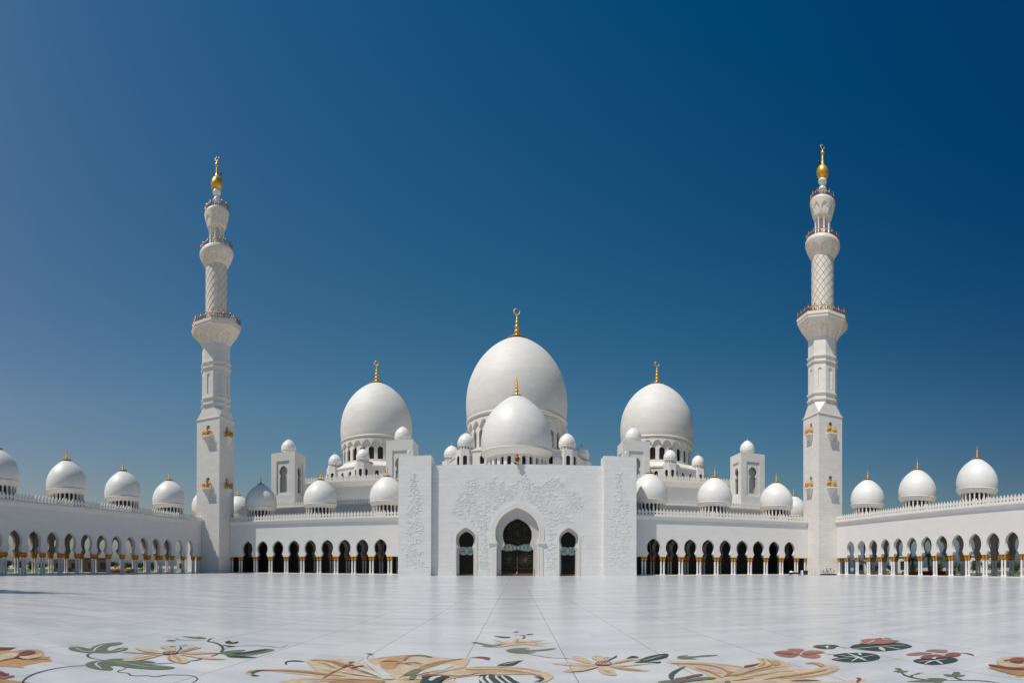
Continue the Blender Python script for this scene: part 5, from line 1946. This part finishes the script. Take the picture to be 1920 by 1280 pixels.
inlay('inlay_leaf', 'small bud with a cream tip between two green leaves, lower right', 'floor inlay', 8, [
    ('bud', 'i_green', 1, 'p', [(495, 515), (530, 498), (580, 486), (600, 492), (560, 508)]),
    ('bud_tip', 'i_cream', 1, 'p', [(575, 488), (640, 486), (600, 498)]),
    ('stem', 'i_line', 1, 'l', [(500, 512), (470, 530), (475, 548)], .05)])
inlay('inlay_leaf', 'three-lobed green leaf nearest the right-edge rose', 'floor inlay', 8, [
    ('blade', 'i_green', 1, 'p', [(880, 512), (940, 505), (990, 510), (1010, 482), (1060, 474), (1105, 490), (1090, 512), (1168, 518), (1120, 540), (1030, 545), (940, 538)]),
    ('stem', 'i_line', 1, 'l', [(1020, 540), (1060, 562), (1130, 582)], .05)])
inlay('inlay_leaf', 'long pointed olive leaf at the bottom right', 'floor inlay', 8, [
    ('blade', 'i_green', 1, 'p', [(415, 602), (560, 585), (700, 572), (670, 556), (780, 556), (880, 560), (935, 578), (880, 600), (820, 640), (740, 640), (760, 612), (600, 612)]),
    ('stem', 'i_line', 1, 'l', [(930, 590), (1100, 585), (1300, 588), (1480, 602), (1600, 625)], .05)])
inlay('inlay_rose', 'ochre and maroon stone rose at the right edge of the floor', 'floor inlay', 8, [
    ('flower_base', 'i_tan', 1, 'q', [(1450, 430), (1490, 412), (1580, 395), (1560, 340), (1600, 300), (1680, 285), (1880, 280), (2000, 290), (2100, 330), (2150, 420), (2080, 520), (1960, 540), (1810, 545), (1830, 520), (1700, 505), (1730, 485), (1560, 455)]),
    ('pale_petal', 'i_cream', 2, 'p', [(1565, 330), (1620, 300), (1720, 290), (1780, 305), (1730, 340), (1800, 370), (1900, 375), (1950, 400), (1800, 422), (1650, 405), (1580, 375)]),
    ('maroon_petal', 'i_maroon', 3, 'p', [(1460, 386), (1540, 390), (1620, 405), (1760, 428), (1940, 430), (1940, 450), (1760, 452), (1600, 430), (1500, 410)]),
    ('heart', 'i_red', 3, 'p', [(1730, 340), (1760, 308), (1850, 298), (1940, 315), (1940, 345), (1850, 345)]),
    ('heart_shadow', 'i_maroon', 4, 'p', [(1735, 345), (1850, 345), (1910, 350), (1880, 370), (1790, 368)]),
    ('dark_mark', 'i_maroon', 4, 'l', [(1665, 345), (1700, 335), (1720, 325)], .08),
    ('lower_petal', 'i_ochre', 2, 'p', [(1480, 425), (1600, 435), (1800, 458), (2000, 470), (2000, 520), (1850, 525), (1700, 495), (1560, 455)])])
inlay('inlay_vine', 'thin stem linking the smallest and the largest lily pads', 'floor inlay', 7, [
    ('stem', 'i_line', 1, 'l', [(925, 198), (985, 205), (1045, 205)], .04)])
inlay('inlay_vine', 'thin stem linking the four-lobed red flower with the lone lily pad', 'floor inlay', 7, [
    ('stem', 'i_line', 1, 'l', [(755, 272), (820, 280), (880, 278)], .04)])

# ================================================================== things standing about
def at(px, r):
    t = (px - CX) / F
    return (r * math.sin(t), r * math.cos(t))


# posts either side of the main door
for sx, lb in ((-1, 'short black post at the left side of the main doorway'), (1, 'short black post at the right side of the main doorway')):
    t = empty('door_post', (.2 + sx * 3.5, PY - .35 + FW, 0), 0, lb, 'post', 'posts at the main doorway')
    m = MB()
    m.lathe([(.20, 0), (.2, .04), (.05, .07), (.05, .1)], 12)
    m.build('base', M['black'], t)
    m = MB()
    m.lathe([(.05, .07), (.05, 1.15), (.08, 1.18), (.08, 1.25), (0, 1.28)], 8)
    m.build('pole', M['black'], t)

# gear at the foot of the right-hand minaret
x, y = at(1491, 119.6)
t = empty('flatbed_trolley', (x, y, 0), R(-6), 'low black trolley with a white cloth and an orange bundle, before the right arcade', 'trolley')
m = MB()
m.box(-1.5, 1.5, -.5, .5, .22, .34)
m.box(-1.5, -1.4, -.5, .5, .34, .62)
m.box(-1.4, 1.3, -.45, .45, .34, .58)
m.build('deck', M['black'], t)
for wx in (-1.2, 1.2):
    for wy in (-.4, .4):
        m = MB()
        m.add([], [])
        m.tube([(wx, wy - .05, .11), (wx, wy + .05, .11)], .11, 12)
        m.build('wheel', M['black'], t)
m = MB()
m.lathe([(.55, .56), (.5, .68), (.3, .76), (0, .79)], 9, .1, 0)
m.build('orange_bundle', M['orange'], t)
m = MB()
m.lathe(smooth_prof([(.45, .6), (.42, .78), (.25, .95), (0, 1.0)], 2), 9, -1.05, 0)
m.lathe([(.3, .6), (.2, .8), (0, .85)], 7, -.6, .1)
m.build('white_cloth', M['whitep'], t)
x, y = at(1508, 119.6)
t = empty('equipment_case', (x, y, 0), R(-8), 'square black equipment case with a grey end panel, between trolley and minaret', 'case')
m = MB()
m.box(-.45, .75, -.4, .4, .08, 1.08)
m.box(-.40, .70, -.42, .42, .14, 1.02)
m.build('body', M['black'], t)
m = MB()
m.box(-.72, -.46, -.4, .4, .08, 1.1)
m.build('end_panel', M['whitep'], t)
for wx in (-.5, .6):
    m = MB()
    m.tube([(wx, -.3, .06), (wx, -.22, .06)], .06, 10)
    m.build('castor', M['black'], t)
x, y = at(1553, 118.9)
m = MB()
m.lathe([(1.0, 0), (.98, .12), (.9, .24), (.6, .30), (0, .33)], 14)
m.v = [(x_ * 2.5 + .15 * math.sin(y_ * 9), y_ * .62, z_ * (1 + .25 * math.sin(x_ * 11 + y_ * 5))) for x_, y_, z_ in m.v]
tag(m.build('groundsheet', M['black'], None, (x, y, .003)), 'crumpled black groundsheet under the chairs at the right minaret', 'groundsheet')


def metal_chair(x, y, z, rz, label, tilt=0):
    t = empty('chair', (x, y, z), rz, label, 'chair', 'white-framed chairs heaped at the right minaret')
    t.rotation_euler = (tilt, 0, rz)
    for sx in (-.21, .21):
        m = MB()
        m.tube([(sx, -.22, 0), (sx, -.2, .45), (sx, .2, .46), (sx, .26, .95)], .022, 6)
        m.tube([(sx, .24, 0), (sx, .18, .45)], .022, 6)
        m.build('side_frame', M['steelwhite'], t)
        for fy in (-.22, .24):
            m = MB()
            m.lathe([(.035, 0), (.035, .05)], 6, sx, fy)
            m.build('foot', M['black'], t)
    m = MB()
    m.box(-.22, .22, -.22, .2, .45, .48)
    m.build('seat', M['black'], t)
    m = MB()
    m.box(-.21, .21, .22, .25, .68, .93)
    m.build('backrest', M['black'], t)
    return t


M['steelwhite'] = simple('white_enamelled_tube', (0.6, 0.6, 0.6), 0.35, 0.3)
CH = [(1541, 0, .16, .4, 0), (1546, .3, .16, 1.9, .15), (1549, -.2, .16, 2.9, 0), (1549, -.1, .65, .3, .4), (1554, .2, .16, -.5, 0), (1558, 0, .16, 1.2, -.2), (1558, .1, .62, 2.2, .2), (1562, -.1, .16, -1.2, 0)]
LB = ['leftmost white-framed chair of the heap', 'second white-framed chair from the left of the heap, leaning', 'white-framed chair at the bottom of the left pile', 'white-framed chair tipped on top of the left pile',
      'white-framed chair in the middle, between the two piles', 'white-framed chair at the bottom of the right pile', 'white-framed chair on top of the right pile', 'rightmost white-framed chair of the heap']
for (px, dy, z, rz, ti), lb in zip(CH, LB):
    x, y = at(px, 118.9)
    metal_chair(x, y + dy, z, rz, lb + ' at the minaret', ti)
for px, lb in ((1519.5, 'white hoop barrier farthest left at the foot of the right minaret'), (1525.5, 'white hoop barrier in the middle at the foot of the right minaret'), (1531.5, 'white hoop barrier nearest the chairs at the foot of the right minaret')):
    x, y = at(px, 119.4)
    t = empty('hoop_barrier', (x, y, 0), R(-10), lb, 'barrier', 'hoop barriers at the right minaret')
    m = MB()
    m.tube([(-.3, 0, 0), (-.3, 0, 1.4), (-.15, 0, 1.7), (.15, 0, 1.7), (.3, 0, 1.4), (.3, 0, 0)], .03, 6)
    m.tube([(-.3, 0, .6), (.3, 0, .6)], .02, 5)
    m.build('hoop', M['steelwhite'], t)
    for fx in (-.30, .30):
        m = MB()
        m.box(fx - .08, fx + .08, -.25, .25, .0, .05)
        m.build('foot', M['black'], t)


# ---- planting outside the arcades
def leaf_crown(n, rx, ry, rz, cz, size, seed, lobes=7):
    rnd = random.Random(seed)
    mb = MB()
    L = [(rnd.uniform(-.55, .55) * rx, rnd.uniform(-.55, .55) * ry, cz + rnd.uniform(-.5, .5) * rz, rnd.uniform(.35, .6)) for _ in range(lobes)]
    for i in range(n):
        c = L[i % lobes]
        while True:
            p = Vector((rnd.uniform(-1, 1), rnd.uniform(-1, 1), rnd.uniform(-1, 1)))
            if .25 < p.length < 1:
                break
        p = Vector((c[0] + p.x * rx * c[3], c[1] + p.y * ry * c[3], c[2] + p.z * rz * c[3]))
        if p.z < .05:
            p.z = .05 + rnd.random() * .2
        a = Vector((rnd.gauss(0, 1), rnd.gauss(0, 1), rnd.gauss(0, 1))).normalized() * size * rnd.uniform(.5, 1.2)
        b = a.cross(Vector((rnd.gauss(0, 1), rnd.gauss(0, 1), rnd.gauss(0, 1)))).normalized() * size * .45
        mb.add([tuple(p - a), tuple(p + b), tuple(p + a), tuple(p - b)], [(0, 1, 2, 3)])
    return mb


def bush(px, r, rx, h, label, mat, seed, group='bushes and trees outside the arcades', name='bush'):
    x, y = at(px, r)
    t = empty(name, (x, y, 0), 0, label, 'tree' if name == 'tree' else 'bush', group)
    m = MB()
    m.tube([(0, 0, 0), (.05, 0, h * .35), (.0, .05, h * .6)], [.14, .1, .05], 6)
    for k in range(4):
        a = k * 1.6
        m.tube([(0, 0, h * .3), (rx * .3 * math.cos(a), rx * .3 * math.sin(a), h * .55)], [.06, .03], 5)
    m.build('trunk', M['trunk'], t)
    low = .1 if name == 'bush' else .35
    leaf_crown(900, rx, rx, h * (1 - low) / 2, h * (1 + low) / 2, .22, seed).build('crown', M[mat], t, fix=False)
    return t


def palm(px, r, h, label, seed):
    rnd = random.Random(seed)
    x, y = at(px, r)
    t = empty('palm_tree', (x, y, 0), 0, label, 'palm', 'date palms outside the right arcade')
    m = MB()
    lx = rnd.uniform(-.4, .4)
    pts = [(lx * (k / 8) ** 2, 0, h * k / 8) for k in range(9)]
    m.tube(pts, [.26 - .012 * k + (.03 if k % 2 else 0) for k in range(9)], 8)
    m.build('trunk', M['trunk'], t)
    m = MB()
    for k in range(26):
        a = rnd.uniform(0, 2 * PI)
        up = rnd.uniform(-.35, 1.1)
        Ln = rnd.uniform(2.2, 3.0)
        p = Vector((lx, 0, h))
        d = Vector((math.cos(a) * math.cos(up), math.sin(a) * math.cos(up), math.sin(up)))
        side = Vector((-math.sin(a), math.cos(a), 0))
        pr = []
        for q in range(10):
            pr.append(p.copy())
            p = p + d * (Ln / 10)
            d = (d + Vector((0, 0, -.16))).normalized()
        m.tube([tuple(v) for v in pr], .03, 4)
        for q in range(1, 10):
            for sg in (-1, 1):
                for e in (0, .5):
                    b = pr[q] - (pr[q] - pr[q - 1]) * e
                    w = (.62 - abs(q - 4) * .06)
                    tip = b + side * sg * w + (pr[q] - pr[q - 1]) * 1.2 + Vector((0, 0, -.22))
                    m.add([tuple(b), tuple(b + (pr[q] - pr[q - 1]) * .22), tuple(tip)], [(0, 1, 2)])
    m.build('fronds', M['palmleaf'], t, fix=False)
    return t


palm(1712, 117, 3.4, 'small date palm behind the arcade, left of the two taller ones', 3)
palm(1742, 119, 4.4, 'tallest date palm behind the arcade, with a broad grey-green crown', 8)
palm(1766, 122, 3.9, 'date palm behind the arcade, right of the tallest one', 14)
palm(1845, 125, 4.6, 'date palm behind the arcade near the right edge', 21)
palm(1630, 140, 4.2, 'far date palm seen through the arches nearest the right minaret', 25)
for i, (px, r, rx, h, lb, mt) in enumerate([
        (1712, 128, 1.3, 2.9, 'conical green bush behind the red flowers, seen below the first palm', 'leafmid'),
        (1750, 130, 1.3, 3.0, 'green bush behind the red flowers, seen below the tallest palm', 'leafdark'),
        (1762, 132, 1.6, 3.2, 'dark bush between the second and third palm', 'leafdark'),
        (1786, 128, 1.7, 3.4, 'broad dark bush behind the rightmost red flower bed', 'leafmid'),
        (1806, 133, 1.8, 3.2, 'dark bush right of the red flower beds', 'leafdark'),
        (1830, 130, 1.9, 3.6, 'mid green bush in front of the white kiosk', 'leafmid'),
        (1866, 126, 2.0, 3.8, 'dense dark bush behind the arcade near the right edge', 'leafdark'),
        (1900, 122, 2.0, 3.6, 'rightmost green bush behind the arcade', 'leafmid'),
        (1640, 145, 1.8, 3.0, 'far dark bush behind the arch beside the right minaret', 'leafdark'),
        (1672, 142, 1.6, 2.8, 'far dark bush left of the white wall', 'leafdark'),
        (14, 150, 2.4, 3.2, 'dark bush farthest left behind the shaded arcade', 'leafdark'),
        (36, 152, 2.4, 3.4, 'second dark bush from the left behind the shaded arcade', 'leafdark'),
        (60, 150, 2.2, 2.9, 'third dark bush from the left behind the shaded arcade', 'leafdark'),
        (82, 155, 2.2, 2.8, 'dark bush just left of the beige lodge', 'leafdark'),
        (216, 175, 2.8, 3.0, 'low dark bush above the orange flowers on the left', 'leafdark'),
        (232, 178, 2.8, 2.9, 'second dark bush above the orange flowers on the left', 'leafdark'),
        (246, 176, 2.6, 3.2, 'dark bush right of the orange flowers on the left', 'leafdark'),
        (266, 150, 2.2, 3.4, 'round dark bush behind the arcade, two arches left of the minaret shadow', 'leafdark'),
        (286, 160, 2.2, 3.0, 'small dark bush behind the arcade near the left minaret', 'leafdark')]):
    bush(px, r, rx, h, lb, mt, 100 + i)
for px, r, w, mt, lb, nm in ((1712, 112, 5.0, 'flowerorange', 'orange flower bed leftmost of the three behind the right arcade', 'flower_bed'),
                             (1740, 112, 4.6, 'flowerred', 'red flower bed in the middle of the three behind the right arcade', 'flower_bed'),
                             (1770, 112, 5.0, 'flowerred', 'red flower bed rightmost of the three behind the right arcade', 'flower_bed'),
                             (228, 118, 7.0, 'flowerorange', 'orange flower bed behind the left arcade', 'flower_bed')):
    x, y = at(px, r)
    rz = math.atan2(y, x) + PI / 2
    t = empty(nm, (x, y, 0), rz, lb, 'flower bed', 'flower beds outside the arcades')
    rnd = random.Random(px)
    m = MB()
    for i in range(900):
        p = Vector((rnd.uniform(-w / 2, w / 2), rnd.uniform(-.9, .9), rnd.uniform(.25, .95)))
        a = Vector((rnd.gauss(0, 1), rnd.gauss(0, 1), rnd.gauss(0, .6))).normalized() * .14
        b = a.cross(Vector((rnd.gauss(0, 1), rnd.gauss(0, 1), 1))).normalized() * .10
        m.add([tuple(p - a), tuple(p + b), tuple(p + a), tuple(p - b)], [(0, 1, 2, 3)])
    m.build('blossom', M[mt], t, fix=False)
    m = MB()
    for i in range(500):
        p = Vector((rnd.uniform(-w / 2, w / 2), rnd.uniform(-.95, .95), rnd.uniform(.02, .5)))
        a = Vector((rnd.gauss(0, 1), rnd.gauss(0, 1), rnd.gauss(0, .6))).normalized() * .16
        b = a.cross(Vector((rnd.gauss(0, 1), rnd.gauss(0, 1), 1))).normalized() * .08
        m.add([tuple(p - a), tuple(p + b), tuple(p + a), tuple(p - b)], [(0, 1, 2, 3)])
    m.build('leaves', M['leafmid'], t, fix=False)


def lodge(px, r, w, d, h, label, mat, name='lodge', nwin=3, roofc='roof', grp=None):
    x, y = at(px, r)
    rz = math.atan2(y, x) - PI / 2
    t = empty(name, (x, y, 0), rz, label, 'building', grp)
    wl = MB()
    s = w / nwin
    lv = [(.9, s * .24), (h * .72, s * .24), (h * .721, 0)]
    for k in range(nwin):
        arch_panel(wl, lv, s, 0, h, .3, lambda x_, dd, z, k=k: (-w / 2 + s * (k + .5) + x_, -d / 2 + dd, z), closed=True, faces='f')
    wl.box(-w / 2, -w / 2 + .3, -d / 2 + .3, d / 2, 0, h)
    wl.box(w / 2 - .3, w / 2, -d / 2 + .3, d / 2, 0, h)
    wl.box(-w / 2 + .3, w / 2 - .3, d / 2 - .3, d / 2, 0, h)
    wl.build('wall', M[mat], t)
    rf = MB()
    rf.box(-w / 2 - .4, w / 2 + .4, -d / 2 - .4, d / 2 + .4, h, h + .3)
    rf.build('roof', M[roofc], t)
    for k in range(nwin):
        wv = MB()
        c = -w / 2 + s * (k + .5)
        wv.box(c - s * .25, c + s * .25, -d / 2 + .2, -d / 2 + .26, .88, h * .73)
        wv.build('window', M['winglass'], t)
    return t


lodge(130, 140, 8.5, 5, 3.2, 'low beige lodge behind the left arcade', 'beige', nwin=4)
lodge(182, 136, 6.2, 5, 3.4, 'low brown lodge with a dark roof, right of the beige lodge', 'brownstone', nwin=2, roofc='brown')
lodge(1684, 165, 5.5, 4, 5.2, 'white kiosk seen through the arches left of the small palm', 'render', 'kiosk', 2)
lodge(1612, 150, 3.6, 3, 3.6, 'small white hut behind the second arch from the right minaret', 'render', 'hut', 1)
lodge(1838, 160, 6.5, 5, 5.4, 'white kiosk behind the bushes near the right edge', 'render', 'kiosk', 2)
lodge(341, 150, 3.0, 3, 3.4, 'narrow white hut behind the arches beside the left minaret', 'render', 'hut', 1)
# red ball-shaped marker behind the left arcade
x, y = at(131, 104)
t = empty('floor_sign', (x, y, 0), 0, 'round red sign on a foot, standing behind the left arcade', 'sign')
m = MB()
m.lathe([(.25, 0), (.25, .05), (.03, .08), (.03, .5)], 10)
m.build('foot', M['black'], t)
m = MB()
m.tube([(-.03, 0, .85), (.03, 0, .85)], .38, 20)
o = m.build('disc', M['red'], t)
t.rotation_euler = (0, 0, math.atan2(y, x))
